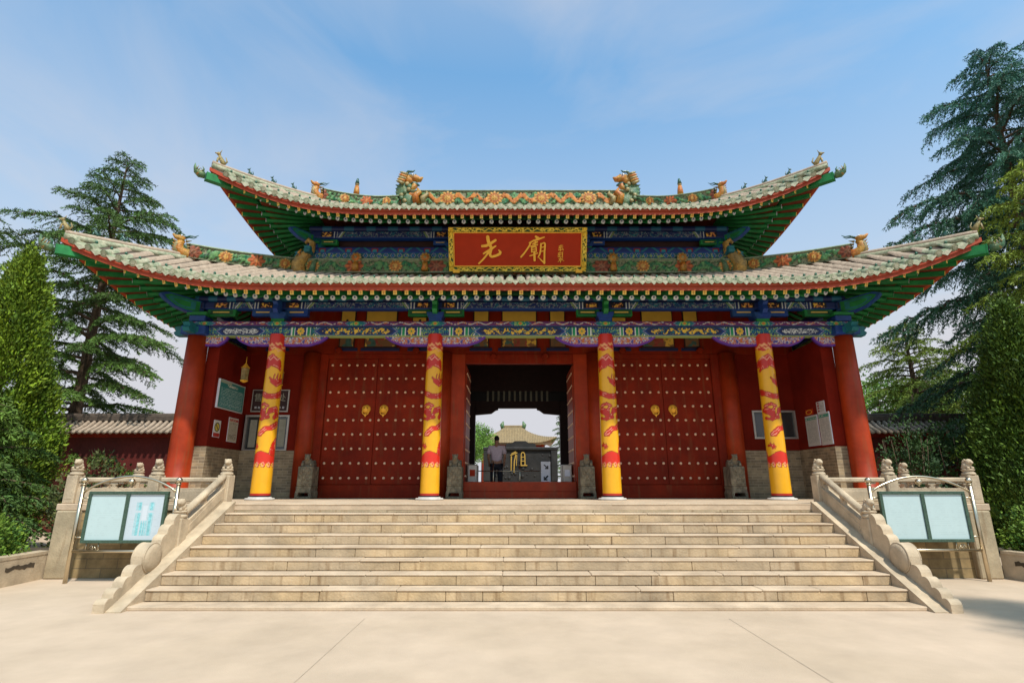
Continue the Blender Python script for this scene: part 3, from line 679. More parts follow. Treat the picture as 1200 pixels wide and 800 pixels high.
# ---------------- columns
def seg_dist(u,v,pts):
    d=np.full(u.shape,9.)
    for (a,b,c),(e,f,g_) in zip(pts[:-1],pts[1:]):
        t=np.clip(((u-a)*(e-a)+(v-b)*(f-b))/((e-a)**2+(f-b)**2+1e-9),0,1)
        d=np.minimum(d,np.hypot(u-a-t*(e-a),v-b-t*(f-b))-(c+t*(g_-c)))
    return d
YEL=C([.78,.38,.014]);RD=C([.55,.025,.012]);RD2=C([.42,.02,.014]);PNK=C([.78,.35,.22]);DRK=C([.22,.05,.01])
def column_paint(u,v):
    """u: metres round the shaft from the front, v: height above the shaft foot (0..3.75)"""
    H=3.75; wob=(fbm(u+3,v,9,3)-.5)*.06+(fbm(u+3,v,28,7)-.5)*.03
    uu=u; d=np.full(u.shape,9.)
    body=[ # coiling dragon, bands crossing the visible face (u in -.42..+.42 is the visible half)
     [(-.75,3.05,.05),(-.42,3.0,.07),(-.2,3.08,.10),(.0,3.10,.13),(.2,3.02,.10),(.30,2.9,.05)],
     [(-.34,2.86,.03),(-.24,2.93,.06),(-.10,2.98,.07)],
     [(.45,2.62,.05),(.22,2.56,.075),(.08,2.60,.05),(-.02,2.68,.02)],[(.20,2.62,.03),(.24,2.78,.008)],[(.10,2.60,.03),(.13,2.75,.008)],[(.3,2.6,.03),(.34,2.77,.008)],
     [(-.46,2.36,.07),(-.2,2.30,.06),(0,2.24,.055),(.2,2.25,.06),(.45,2.33,.08)],
     [(-.38,1.92,.03),(-.22,1.90,.085),(-.08,1.84,.07),(-.02,1.98,.03)],[(-.30,2.02,.03),(-.1,2.06,.03),(.05,2.02,.02)],
     [(.02,1.80,.03),(.12,1.92,.05),(.28,1.94,.07),(.36,1.84,.07),(.26,1.76,.04)],
     [(-.30,1.74,.03),(-.1,1.72,.03),(.08,1.76,.03)],
     [(.42,1.62,.06),(.22,1.52,.06),(.05,1.50,.05),(-.10,1.40,.075),(-.16,1.38,.06)],
     [(-.34,1.12,.012),(-.22,1.13,.02),(-.12,1.10,.012)],[(-.26,1.18,.012),(-.2,1.06,.012)],[(-.16,1.17,.01),(-.14,1.05,.01)],
     [(.44,1.25,.05),(.34,1.12,.07),(.40,.98,.09)],[(.28,1.06,.04),(.30,.92,.10)],
     [(-.5,.95,.04),(-.45,.82,.08)]]
    for b in body: d=np.minimum(d,seg_dist(uu,v,b))
    # back half: the same tail repeated so the far side is painted too
    for b in body[7:12]: d=np.minimum(d,seg_dist(np.abs(uu)-.78,v,[(a*.6,bb+.35,c) for a,bb,c in b]))
    col=np.zeros(u.shape+(3,))+YEL
    scal=(np.abs(((uu+v)*26)%1-.5)<.2)
    dd=d+wob*.7
    col=mix(col,DRK,sm(dd-.010,.010)); col=mix(col,RD,sm(dd,.012)); col=mix(col,RD2,sm(dd+.035,.01)*.5*scal)
    inner=np.abs(dd+.03)<.006; col=np.where((inner&(fbm(u,v,7,21)>.55))[...,None],PNK,col)
    # collar: solid red with curled fringe
    low=.70+.045*np.sin(u*38)+.02*np.sin(u*76+1); hi=.93+.05*np.cos(u*7.2)+wob; col1=np.maximum(low-v,v-hi)
    col=mix(col,DRK,sm(col1-.012,.008)); col=mix(col,RD*1.15,sm(col1,.008))
    cu=((u*6.05)%1-.5)/6.05; cr=np.hypot(cu,(v-.70)*.9); ring=np.abs(cr-.038)-.009; col=mix(col,PNK,sm(ring,.006)); col=mix(col,DRK,sm(np.abs(cr-.055)-.005,.005)*(v<.70))
    # top: red with clouds
    top=3.36+.03*np.sin(u*11)+wob-v; col=mix(col,RD,sm(top,.01))
    for (cu_,cv,a,b) in ((-.12,3.47,.15,.034),(.16,3.50,.12,.03),(.0,3.39,.13,.028),(-.32,3.42,.10,.03),(.36,3.42,.11,.03),(.2,3.34,.09,.022)):
        e=np.hypot((u-cu_)/a,(v-cv-.015*np.sin((u-cu_)*40))/b)-1; col=mix(col,PNK*.6+YEL*.4,sm(e*.03,.01))
    wav=seg_dist(u,v,[(-.3,3.12,.01),(-.18,3.19,.012),(-.06,3.10,.012),(.04,3.18,.012),(.16,3.10,.012),(.28,3.18,.01)]); col=mix(col,PNK,sm(wav,.01))
    col=mix(col,RD2,(v<.075)*1.); col=mix(col,BLK,(v<.035)*1.)
    return col
def make_column(x,y,painted,parent,r0=.215,r1=.185):
    z0=PH+.07
    if painted:
        nu,nv=88,320; th=np.linspace(0,2*math.pi,nu)
        v=np.linspace(0,3.75,nv); P=np.zeros((nu,nv,3)); rad=r0+(r1-r0)*(v/3.75)
        TT,VV=np.meshgrid(th,v,indexing='ij'); RR=np.repeat(rad[None],nu,0)
        P[...,0]=x+RR*np.sin(TT-math.pi); P[...,1]=y-RR*np.cos(TT-math.pi); P[...,2]=z0+VV
        cols=column_paint((TT-math.pi)*.27,VV); o=grid_mesh('column',P,cols,'lacquer',parent,flip=False)
    else:
        m=MB(); m.lathe([(r0+.012,z0),(r0+.012,z0+.05),(r0,z0+.055),(r0,z0+1),(r0-.01,z0+2.2),(r1,z0+3.75)],(x,y,0),40,'red'); o=m.build('column',parent)
    m=MB(); pr=r0+.10; m.lathe([(pr,PH),(pr,PH+.03),(pr-.015,PH+.045),(r0+.03,PH+.05),(r0+.03,PH+.069)],(x,y,0),32,'plinthm' if painted else 'tread'); m.build('plinth',o)
    return o
c0=make_column(-5.85,CY,True,gate)
c0['label']='red column with a painted yellow dragon pattern'
for x in CX[1:]:
    copy_tree(c0,(x+5.85,0,0),gate)
for sx in (-1,1): make_column(sx*OX,CY,False,gate,.25,.225)
for sx in (-1,1):
    for y in (19.7,):
        for xx in (2.05,5.85,7.78): make_column(sx*xx,y,False,gate,.27,.25)
# ---------------- spandrel brackets, bracket sets
def spandrel(x0,dirx,L,parent,y=CY):
    nu,nv=70,26; U=np.linspace(0,1,nu); Z1=5.027
    P=np.zeros((nu,nv,3)); cols=np.zeros((nu,nv,3))
    dep=.215*(1-np.clip((U-.45)/.55,0,1)**2.2)+.012
    dep=dep+.010*np.abs(np.sin(U*9))
    for j in range(nv):
        t=j/(nv-1); P[:,j,0]=x0+dirx*U*L; P[:,j,1]=y-.055; P[:,j,2]=Z1-dep*t
    uu=U[:,None]*L+0*P[...,2]; vv=(Z1-P[...,2]); n=fbm(uu,vv,30,31+int(L*10))
    T=np.repeat(np.linspace(0,1,nv)[None],nu,0)
    c=np.zeros((nu,nv,3))+MAG; c=np.where((np.abs(n-.5)<.06)[...,None],WHT*.9,c); c=np.where((n>.62)[...,None],ORG,c); c=np.where((n<.36)[...,None],BLU,c); 
    ed=(dep[:,None]*(1-T)); c=np.where((ed<.05)[...,None],MAG,c); c=np.where((ed<.03)[...,None],C([.10,.03,.32]),c); 
    e2=(L*(1-U))[:,None]+0*T; c=np.where((e2<.04)[...,None],C([.10,.03,.32]),c); c=np.where((T<.06)[...,None],LIM*.5,c)
    i=np.arange(nu*nv).reshape(nu,nv); F=np.stack([i[:-1,:-1],i[1:,:-1],i[1:,1:],i[:-1,1:]],-1).reshape(-1,4)
    n0=nu*nv; V=np.concatenate([P.reshape(-1,3),P.reshape(-1,3)+C([0,.11,0])]); F2=F[:,::-1]+n0; bot=i[:,-1]; F3=np.stack([bot[:-1],bot[1:],bot[1:]+n0,bot[:-1]+n0],-1)
    cc=np.concatenate([c.reshape(-1,3),c.reshape(-1,3)]); return raw_mesh('spandrel_bracket',V,np.concatenate([F,F2,F3]),['painted'],vcols=cc,parent=parent)
for x in CX:
    for d in (-1,1):
        L=.98 if not (abs(x)>5 and d*x>0) else .78
        spandrel(x+d*.18,d,L+.05,gate)
for sx in (-1,1): spandrel(sx*(OX-.2),-sx,.54,gate)
def bracket_set(x,parent,corner=0,y=CY,z=5.385,s=1.0,mode='green'):
    A,B=('green','blue') if mode=='green' else ('blue','green')
    m=MB(); W_=.17*s
    # bearing block
    m.prism([(x-.15*s,z+.06*s),(x+.15*s,z+.06*s),(x+.20*s,z+.15*s),(x+.20*s,z+.22*s),(x-.20*s,z+.22*s),(x-.20*s,z+.15*s)],1,y-.20*s,y+.17*s,A if mode=='blue' else 'blue')
    m.box(x-.155*s,x+.155*s,y-.16*s,y+.14*s,z-.0,z+.06*s,B)
    # transverse arm with outlined panel
    for e in (-1,1):
        a,b=sorted((x+e*.12*s,x+e*.68*s))
        m.box(a,b,y-.075,y+.075,z+.155*s,z+.345*s,A,.01); 
        a2,b2=sorted((x+e*.20*s,x+e*.64*s)); m.box(a2,b2,y-.081,y-.07,z+.185*s,z+.315*s,'dkgreen' if A=='green' else 'blue')
        a3,b3=sorted((x+e*.24*s,x+e*.58*s)); m.box(a3,b3,y-.086,y-.075,z+.235*s,z+.262*s,'yellow')
    # projecting beam head (grasshopper head)
    m.prism([(y+.1,z+.17*s),(y-.30*s,z+.17*s),(y-.37*s,z+.25*s),(y-.34*s,z+.36*s),(y-.42*s,z+.42*s),(y-.36*s,z+.50*s),(y+.1,z+.50*s)],0,x-.055*s,x+.055*s,A)
    m.prism([(y-.30*s,z+.2*s),(y-.36*s,z+.26*s),(y-.335*s,z+.35*s),(y-.30*s,z+.33*s)],0,x-.03*s,x+.03*s,'whitep')
    return m.build('bracket_set',parent)
for i,x in enumerate(CX): bracket_set(x,gate,mode='green' if abs(x)<3 else 'blue')
def corner_bracket(sx,parent,y=CY,x=OX,z=5.385,s=1.0):
    X=sx*x; m=MB()
    m.box(X-.19*s,X+.19*s,y-.19*s,y+.19*s,z,z+.14*s,'blue',.01); m.box(X-.24*s,X+.24*s,y-.24*s,y+.24*s,z+.14*s,z+.22*s,'green',.01)
    a,b=sorted((X-sx*.16,X-sx*.85*s)); m.box(a,b,y-.07,y+.07,z+.155*s,z+.345*s,'green',.01); a,b=sorted((X-sx*.24,X-sx*.78*s)); m.box(a,b,y-.077,y-.06,z+.19*s,z+.31*s,'dkgreen'); a,b=sorted((X-sx*.3,X-sx*.7*s)); m.box(a,b,y-.083,y-.07,z+.237*s,z+.262*s,'yellow')
    # beam ends poking past the corner in both directions, with cloud shaped heads
    for (ax,zz,h,mt) in ((0,5.04-5.385,.22,'teal'),(1,5.04-5.385,.22,'teal')):
        p=[(0,zz*s),(.30*s,zz*s),(.36*s,(zz+.08)*s),(.30*s,(zz+.13)*s),(.36*s,(zz+.2)*s),(.28*s,(zz+h+.02)*s),(0,(zz+h)*s)]
        if ax==0: m.prism([(X+sx*(.22+q[0]),z+q[1]) for q in p],1,y-.08,y+.08,mt)
        else: m.prism([(y-.22-q[0],z+q[1]) for q in p],0,X-.08,X+.08,mt)
    m.build('corner_bracket',parent)
    # diagonal cloud head
    m=MB(); d=C([sx,-1,0])/math.sqrt(2); base=C([X,y,z+.22*s]); prof=[(0,-.02),(.35,-.02),(.62,.05),(.86,.20),(.95,.30),(.80,.36),(.45,.33),(.2,.30),(0,.30)]
    perp=C([-d[1],d[0],0])
    for (wd,sc_,mt) in ((.09,1,'blue'),(.10,.80,'green'),(.108,.62,'teal'),(.114,.4,'green')):
        cx=.5;cz=.16; V=[]; n=len(prof)
        for e in (-1,1):
            for (a,b) in prof: a=cx+(a-cx)*sc_; b=cz+(b-cz)*sc_; V.append(base+d*a*s+C([0,0,b*s])+perp*e*wd*s)
        m.add(V,[list(range(n)),list(range(n,2*n))[::-1]]+[[i,(i+1)%n,(i+1)%n+n,i+n] for i in range(n)],mt)
    for e in (-1,1):
        pass
    return m.build('cloud_bracket',parent)
for sx in (-1,1): corner_bracket(sx,gate)
for x in (-OX,OX):
    m=MB(); 
    for zz in (5.14,): m.box(x-.29,x+.29,CY-.29,CY+.29,5.03,5.25,'blue',.02); m.box(x-.14,x+.14,CY-.30,CY-.28,5.07,5.21,'teal'); m.box(x-.09,x+.09,CY-.305,CY-.29,5.10,5.18,'blue')
    m.build('beam_box',gate)
# ---------------- upper storey
BX=5.9
def band2(u,v,H):
    vv=v/H; col=np.zeros(u.shape+(3,))+NAVY
    def put(mk,c):
        nonlocal col; col=np.where(mk[...,None],c,col)
    lo=vv<.5
    put(lo,TEA*.45); k=np.abs(((u*5.2)%1)-.5)+np.abs(((vv*2)%1)-.5)*.8; put(lo&(k<.38),BLU*.6); put(lo&(np.abs(k-.38)<.05),WHT*.4); put(lo&(k<.12),TEA*1.2); n=fbm(u,v,14,77); put(lo&(n>.66),LIM*.6)
    hi=~lo; tri=np.abs(((u*1.35)%1)-.5)*2; put(hi,NAVY*.8); put(hi&(np.abs(tri-(vv-.5)*1.2-.3)<.10),TEA*.7); put(hi&(tri<.25)&(vv<.85),RDD*.5); put(hi&(tri<.15)&(vv<.75),TEA)
    put((np.abs(vv-.5)<.04)|(vv>.95),BLU*.6)
    return col
painted_bar('dado_beam',gate,-BX,BX,WY-.12,7.90,.36,.25,lambda u,v:band2(u,v,.36),70)
painted_bar('upper_beam',gate,-BX-.05,BX+.05,WY-.10,8.475,.22,.22,lambda u,v:purlin_paint(u,v,[-5.8,-1.9,1.9,5.8],.22,0)*.9,80)
painted_bar('upper_purlin',gate,-BX-.1,BX+.1,WY-.12,8.68,.18,.18,lambda u,v:np.zeros(u.shape+(3,))+NAVY*.5+(TEA*.4)*(np.sin(u*10)>.2)[...,None],50,True)
m=MB(); m.box(-BX,BX,WY+.1,18.1,7.0,8.9,'darkwood'); m.box(-BX,BX,WY,WY+.1,7.3,7.75,'darkred'); m.build('upper_wall',gate)
for x in (-1.95,1.95): bracket_set(x,gate,y=WY-.12,z=8.05,s=.72,mode='blue')
for sx in (-1,1): corner_bracket(sx,gate,y=WY-.12,x=BX-.05,z=8.05,s=.8)
for x in (-5.75,-3.0,3.0,5.75,):
    if abs(x)>5:
        m=MB(); m.lathe([(.19,7.5),(.19,8.35)],(x,WY-.05,0),20,'teal'); m.build('upper_column',gate)
# ---------------- relief ridges
def relief(u,v,H,seed=0,period=1.9,style=0):
    """returns colour, displacement for a glazed ridge face; v 0..H"""
    base=C([.17,.21,.10]); n=fbm(u,v,7,seed); col=mix(np.zeros(u.shape+(3,))+base,C([.30,.27,.15]),n); dis=np.zeros(u.shape)
    # leaf scrolls
    w=np.sin(u*9+seed)*.23*H; l=np.abs(v-H/2-w); n2=fbm(u*1.2,v,13,seed+3)
    lf=(l<.16*H)|((n2>.52)&(np.abs(v-H/2)<.36*H)); col=np.where(lf[...,None],C([.05,.20,.07])+(n2-.4)[...,None]*C([.3,.35,.1]),col); dis=np.where(lf,.03+.05*n2,dis)
    dk=(np.abs(n2-.5)<.03); col=np.where(dk[...,None],C([.03,.06,.03]),col)
    k=np.round(u/period); 
    for off,kind in ((0,0),(.5,1)):
        c=(np.floor(u/period-off+.5)+off)*period; du=u-c; rr=np.hypot(du*(.8 if kind==0 else .95),v-H*.5); an=np.arctan2(v-H*.5,du); 
        ids=np.floor(u/period-off+.5).astype(int)
        R0=H*(.52 if kind==0 else .46)
        if style==1 and kind==0:
            bd=np.abs(v-H*.5-.2*H*np.sin(du*11))-.17*H; mk=(np.abs(du)<.62)&(bd<0)&(n2>.3); cc=C([.62,.20,.03]); hh=.07
            col=np.where(mk[...,None],cc+(n2-.5)[...,None]*C([.5,.3,.05]),col); dis=np.where(mk,hh,dis); continue
        pet=R0*(.78+.22*np.abs(np.cos(an*(4 if kind==0 else 6)))); mk=rr<pet
        shade=.5+.5*np.cos(an*(8 if kind==0 else 12)); ccol=C([.55,.13,.03]) if kind==0 else C([.66,.32,.06])
        cc=ccol*(.45+.75*shade)[...,None]+C([.12,.1,.03])*(rr<R0*.35)[...,None]
        if kind==0: cc=np.where(((ids%2)==0)[...,None],cc,cc*C([.55,.6,1.0]))
        col=np.where(mk[...,None],cc,col); dis=np.where(mk,.05+.05*shade*(1-rr/R0),dis)
        if kind==1: rg=np.abs(rr-R0*.55)<R0*.1; col=np.where(rg[...,None],C([.45,.12,.02]),col)
    e=(v<.07*H)|(v>.93*H); col=np.where(e[...,None],C([.22,.27,.15]),col); dis=np.where(e,.045,dis)
    return np.clip(col*.78,.005,1),dis
def ridge_strip(name,parent,path,H,th,seed=0,style=0,period=1.9,res=45,Hend=None):
    """a ridge following a 3D polyline; both faces carved, with a rounded cap"""
    path=np.array(path,float); seg=np.r_[0,np.cumsum(np.linalg.norm(np.diff(path,axis=0),axis=1))]; L=seg[-1]; nu=max(6,int(L*res)); s=np.linspace(0,L,nu)
    P=np.stack([np.interp(s,seg,path[:,k]) for k in range(3)],-1); T=np.gradient(P,axis=0); T[:,2]=0; T/=np.linalg.norm(T,axis=1,keepdims=True); Nn=np.stack([-T[:,1],T[:,0],0*T[:,0]],-1)
    nv=max(8,int(H*res)); v=np.linspace(0,H,nv); U,V=np.meshgrid(s,v,indexing='ij'); col,dis=relief(U-L/2,V,H,seed,period,style)
    G=[];Cc=[]
    A=P[:,None,:]+Nn[:,None,:]*(-(th/2)-dis*.8)[...,None]+C([0,0,1])*V[...,None]
    ncap=6; cap=[];capc=[]
    for k in range(ncap+1):
        t=math.pi*k/ncap; cap.append(P+Nn*(-math.cos(t)*(th/2+.04))[...,None] if False else P+Nn*(-math.cos(t)*(th/2+.04))+C([0,0,H+.06*math.sin(t)])); capc.append(np.zeros((nu,3))+C([.25,.31,.19]))
    B=(P[:,None,:]+Nn[:,None,:]*((th/2)+dis*.8)[...,None]+C([0,0,1])*V[...,None])[:,::-1]
    G=np.concatenate([A,np.stack(cap,1),B],1); Cc=np.concatenate([col,np.stack(capc,1),col[:,::-1]],1)
    return grid_mesh(name,G,Cc,'relief',parent,smooth=False)
# band ridge round the upper storey
zb=7.26
o=ridge_strip('band_ridge',roofL,[(-BX-.05,WY-.22,zb),(BX+.05,WY-.22,zb)],.40,.14,5,0,2.3,40)
for sx in (-1,1): ridge_strip('band_ridge',roofL,[(sx*(BX+.12),WY-.22,zb),(sx*(BX+.12),18.2,zb)],.40,.14,6,0,2.3,25)
# main ridge
RY=(UR.Ye+UR.Yb)/2; rz=UR.z0+UR.c1*3.6+UR.c2*3.6**2-.02
ridge_strip('main_ridge',roofU,[(-3.75,RY,rz),(3.75,RY,rz)],.56,.22,9,1,1.56,45)
def hip(r,sx,t0,t1,n=14,dz=.06,back=False):
    return [r.W(sx*(r.Xe-t),(r.Yb-t) if back else r.Ye+t,dz).reshape(3) for t in np.linspace(t0,t1,n)]
def tube_c(m,P,r,mt,n=8,**k): m.tube(P,r,n,mt,**k)
def dragon_head(m,o,d,s,mats=('orange','gglaze','dglaze')):
    """open-mouthed dragon rising from a ridge end; o base, d outward horizontal dir"""
    o=C(o);d=C(d)/np.linalg.norm(d); up=C([0,0,1.]); pr=C([-d[1],d[0],0])
    q=lambda a,b,c=0: o+d*a*s+up*b*s+pr*c*s
    m.tube([q(-.45,.05),(q(-.25,.12)),q(-.02,.14),q(.12,.28),q(.10,.48),q(.02,.60)],[.17*s,.19*s,.19*s,.16*s,.12*s,.10*s],10,mats[0],squash=.62)
    m.tube([q(.10,.02),q(.22,.20),q(.20,.42),q(.12,.62)],[.08*s,.09*s,.08*s,.03*s],8,mats[1],squash=.8)
    m.tube([q(-.02,.62),q(.12,.66),q(.27,.66),q(.36,.74)],[.11*s,.12*s,.07*s,.03*s],8,mats[0],squash=.8)   # upper jaw
    m.tube([q(.02,.54),(q(.15,.52)),q(.27,.50)],[.07*s,.05*s,.02*s],6,mats[1])                         # lower jaw
    for e in (-1,1):
        m.tube([q(-.02,.70,e*.05),q(-.16,.80,e*.07),q(-.32,.82,e*.09),q(-.42,.90,e*.10)],[.035*s,.03*s,.02*s,.008*s],6,mats[2])
        m.ball(q(.10,.74,e*.07),.03*s,'whitep',6)
    for k in range(5): a=k/4; m.tube([q(-.08-.12*a,.58-.4*a),q(-.25-.12*a,.66-.42*a)],[.05*s,.005],5,mats[1])
    for k in range(4): m.tube([q(.24,.12+.12*k),q(.33,.2+.12*k)],[.03*s,.004],5,mats[0])
def eave_dragon(m,o,d,s):
    """dragon head capping the corner beam, upturned snout"""
    o=C(o);d=C(d)/np.linalg.norm(d); up=C([0,0,1.]); pr=C([-d[1],d[0],0]); q=lambda a,b,c=0: o+d*a*s+up*b*s+pr*c*s
    m.tube([q(-.10,0),q(.10,-.02),q(.26,.08),q(.34,.26),q(.36,.46)],[.17*s,.18*s,.14*s,.07*s,.012*s],10,'gglaze')
    m.ball(q(.14,-.02),.16*s,'orange',10,(1,1,.8))
    m.tube([q(.02,-.10),q(.2,-.10),q(.34,-.02)],[.07*s,.06*s,.02*s],7,'gglaze')
    for e in (-1,1):
        m.tube([q(.0,.10,e*.08),q(-.02,.26,e*.1),q(.06,.38,e*.12)],[.05*s,.035*s,.008*s],6,'gglaze'); m.ball(q(.16,.12,e*.1),.035*s,'whitep',6)
        for k in range(3): m.tube([q(.12+.09*k,.02+.05*k,e*.12),q(.05+.09*k,.18+.06*k,e*.15)],[.035*s,.006],5,'cglaze')
def beast(m,o,d,s,mt='dglaze'):
    o=C(o);d=C(d)/np.linalg.norm(d); up=C([0,0,1.]); pr=C([-d[1],d[0],0]); q=lambda a,b,c=0: o+d*a*s+up*b*s+pr*c*s
    m.tube([q(-.10,0),q(-.09,.12),(q(0,.24)),q(.05,.34)],[.09*s,.10*s,.08*s,.05*s],8,mt,squash=.8)
    m.ball(q(.07,.38),.07*s,mt,8); m.tube([q(.09,.38),q(.19,.37)],[.045*s,.02*s],6,mt)
    m.tube([q(.07,.22),q(.10,0)],[.035*s,.03*s],6,mt); m.tube([q(-.14,.05),q(-.22,.2),q(-.16,.34)],[.035*s,.03*s,.01],6,mt)
    for e in (-1,1): m.tube([q(.04,.42,e*.04),q(.0,.54,e*.05)],[.02*s,.005],5,mt)
def chiwen(m,o,sx,s):
    """ridge-end dragon: thick scaled body rising from the ridge end, head turned back over the ridge"""
    o=C(o); q=lambda a,b,c=0: o+C([-sx*a*s,c*s,b*s])     # +a points inward along the ridge
    m.tube([q(.30,.0),q(.08,.16),q(-.08,.36),q(-.10,.58),q(-.02,.78)],[.28*s,.30*s,.27*s,.24*s,.20*s],12,'gglaze',squash=.62)
    m.tube([q(-.22,.50),q(-.14,.72),q(.0,.66),q(.14,.60),q(.22,.70),q(.16,.84)],[.09*s,.12*s,.12*s,.11*s,.09*s,.06*s],10,'orange')
    m.ball(q(.02,.88),.19*s,'orange',12,(1.05,.85,.95)); m.ball(q(.12,.98),.12*s,'orange',10,(1,.9,.8))
    m.tube([q(.08,.93),q(.26,.96),q(.38,.93),q(.45,1.0)],[.15*s,.12*s,.08*s,.02*s],9,'orange'); m.tube([q(.08,.80),q(.24,.77),q(.36,.72)],[.10*s,.07*s,.02*s],8,'dglaze')
    m.ball(q(.40,.96),.05*s,'dglaze',7)
    for e in (-1,1):
        m.tube([q(-.06,1.02,e*.07),q(.02,1.14,e*.09),q(.16,1.13,e*.10),q(.22,1.18,e*.10)],[.05*s,.045*s,.03*s,.01*s],7,'dglaze'); m.ball(q(.17,1.02,e*.11),.045*s,'whitep',8); m.ball(q(.185,1.02,e*.145),.02*s,'black',6)
        for k in range(5):
            t=k/4; m.tube([q(.02-.10*t,1.0-.30*t,e*.15),q(-.14-.10*t,1.04-.28*t,e*.18),q(-.22-.10*t,1.10-.30*t,e*.14)],[.06*s,.05*s,.01*s],6,'orange' if k%2 else 'cglaze')
        m.tube([q(.34,.05,e*.14),q(.28,.28,e*.20),q(.40,.40,e*.18),q(.34,.54,e*.15)],[.12*s,.11*s,.08*s,.03*s],8,'orange')
        m.tube([q(.55,.0,e*.14),q(.50,.22,e*.17),q(.64,.36,e*.14),q(.60,.46,e*.12)],[.10*s,.09*s,.06*s,.02*s],7,'cglaze')
        for k in range(7): m.ball(q(-.02-.12*math.sin(k),.10+.10*k,e*(.22-.012*k)),.07*s,'gglaze' if k%2 else 'cglaze',7,(1,.5,1))
        for k in range(4): m.tube([q(-.20,.28+.12*k,e*.08),q(-.34,.34+.12*k,e*.08)],[.06*s,.012],5,'gglaze')
    m.tube([q(-.16,.36),q(-.36,.30),q(-.44,.38)],[.09*s,.07*s,.04*s],8,'dglaze')
    m.tube([q(.5,.42),q(.66,.44),q(.78,.40),q(.90,.44)],[.07*s,.06*s,.06*s,.02*s],6,'dglaze')
    for k in range(4): m.ball(q(.55+.1*k,.46+.02*(k%2)),.04*s,'dglaze',6)
    m.tube([q(-.80,-.44),q(-.52,-.10),q(-.26,.18),q(-.14,.34)],[.14*s,.14*s,.12*s,.06*s],8,'tilegreen')
for sx in (-1,1):
    dd=(sx,-1,0)
    # lower roof hips
    for back in (False,True):
        dd=(sx,1 if back else -1,0)
        P=hip(LR,sx,1.32,3.42,18,.03,back); ridge_strip('hip_ridge',roofL,P,.34,.15,11+sx,0,1.5,38)
        P=hip(LR,sx,.02,1.3,16,.03,back); m=MB(); m.tube(P,.085,10,'tilegreen'); m.tube([p+C([0,0,.09]) for p in P],.06,8,'tile'); m.build('hip_ridge',roofL)
        P=hip(UR,sx,1.7,3.6,16,.05,back); ridge_strip('hip_ridge',roofU,P,.34,.15,15+sx,0,1.5,38)
        P=hip(UR,sx,.02,1.65,16,.05,back); m=MB(); m.tube(P,.085,10,'tilegreen'); m.tube([p+C([0,0,.09]) for p in P],.06,8,'tile'); m.build('hip_ridge',roofU)
        for r,rf in ((LR,roofL),(UR,roofU)):
            p=hip(r,sx,-.10,0,2,-.28,back)[0]; m=MB(); eave_dragon(m,p,dd,.52); m.build('eave_dragon',rf)
            p=hip(r,sx,1.24 if r is LR else 1.62,2,2,.08,back)[0]; m=MB(); dragon_head(m,p,dd,.68,('orange','cglaze','dglaze')); m.build('ridge_dragon',rf)
            if not back:
                for t,s_ in (((.10,.75),(.48,.42),(.82,.42),(1.16,.42)) if r is UR else ((.28,.42),(.55,.42),(.0,.6))):
                    p=hip(r,sx,t,t+.1,2,.17,back)[0]; m=MB(); beast(m,p,dd,s_,'cglaze' if t<.2 else 'dglaze'); m.build('ridge_beast',rf)
    # scroll finials where the band ridge turns
    m=MB(); o=C([sx*(BX+.05),WY-.34,zb-.05]); q=lambda a,b:o+C([sx*a*1.2,0,b*1.16])
    m.tube([q(.12,-.05),q(.16,.25),q(.02,.48),q(-.10,.62),q(-.12,.80),q(-.02,.88),q(.05,.80)],[.27,.25,.17,.13,.11,.09,.05],10,'goldglaze',squash=.75)
    m.tube([q(-.16,.05),q(-.2,.3),q(-.26,.38)],[.10,.07,.02],8,'gglaze'); m.tube([q(.3,.05),q(.28,.35),q(.2,.52)],[.09,.06,.02],8,'cglaze')
    for k in range(5): m.tube([q(.02+.03*k,.08+.1*k)+C([0,-.14,0]),q(.15-.02*k,.14+.11*k)+C([0,-.17,0])],[.045,.02],6,'orange')
    m.build('scroll_finial',roofL)
    m=MB(); chiwen(m,(sx*3.72,RY,rz+.02),sx,1.12); m.build('ridge_dragon',roofU)
    # seated figure ahead of the main ridge, high on the hip
    p=hip(UR,sx,2.45,2.6,2,.40)[0]; m=MB(); m.tube([p,p+C([0,0,.2]),p+C([0,0,.34])],[.10,.085,.06],10,'orange'); m.ball(p+C([0,0,.40]),.065,'cglaze',8); m.tube([p+C([0,0,.42]),p+C([-.01*sx,0,.60])],[.07,.03],8,'dglaze'); m.build('ridge_figure',roofU)
for x,s_ in ((-4.55,1),(-1.62-1.0+.0,1),(2.62,1),(4.55,1)):
    m=MB(); y=WY-.36; m.ball((x,y,zb+.44),.12,'orange',12,(1,.5,1)); m.ball((x,y-.03,zb+.44),.055,'cglaze',8)
    for k in range(9): t=k*2*math.pi/9; m.ball((x+.12*math.cos(t),y,zb+.44+.12*math.sin(t)),.045,'cglaze',6,(1,.6,1))
    m.tube([(x,y,zb+.30),(x,y,zb+.05)],[.07,.10],8,'orange'); m.build('flower_finial',roofL)
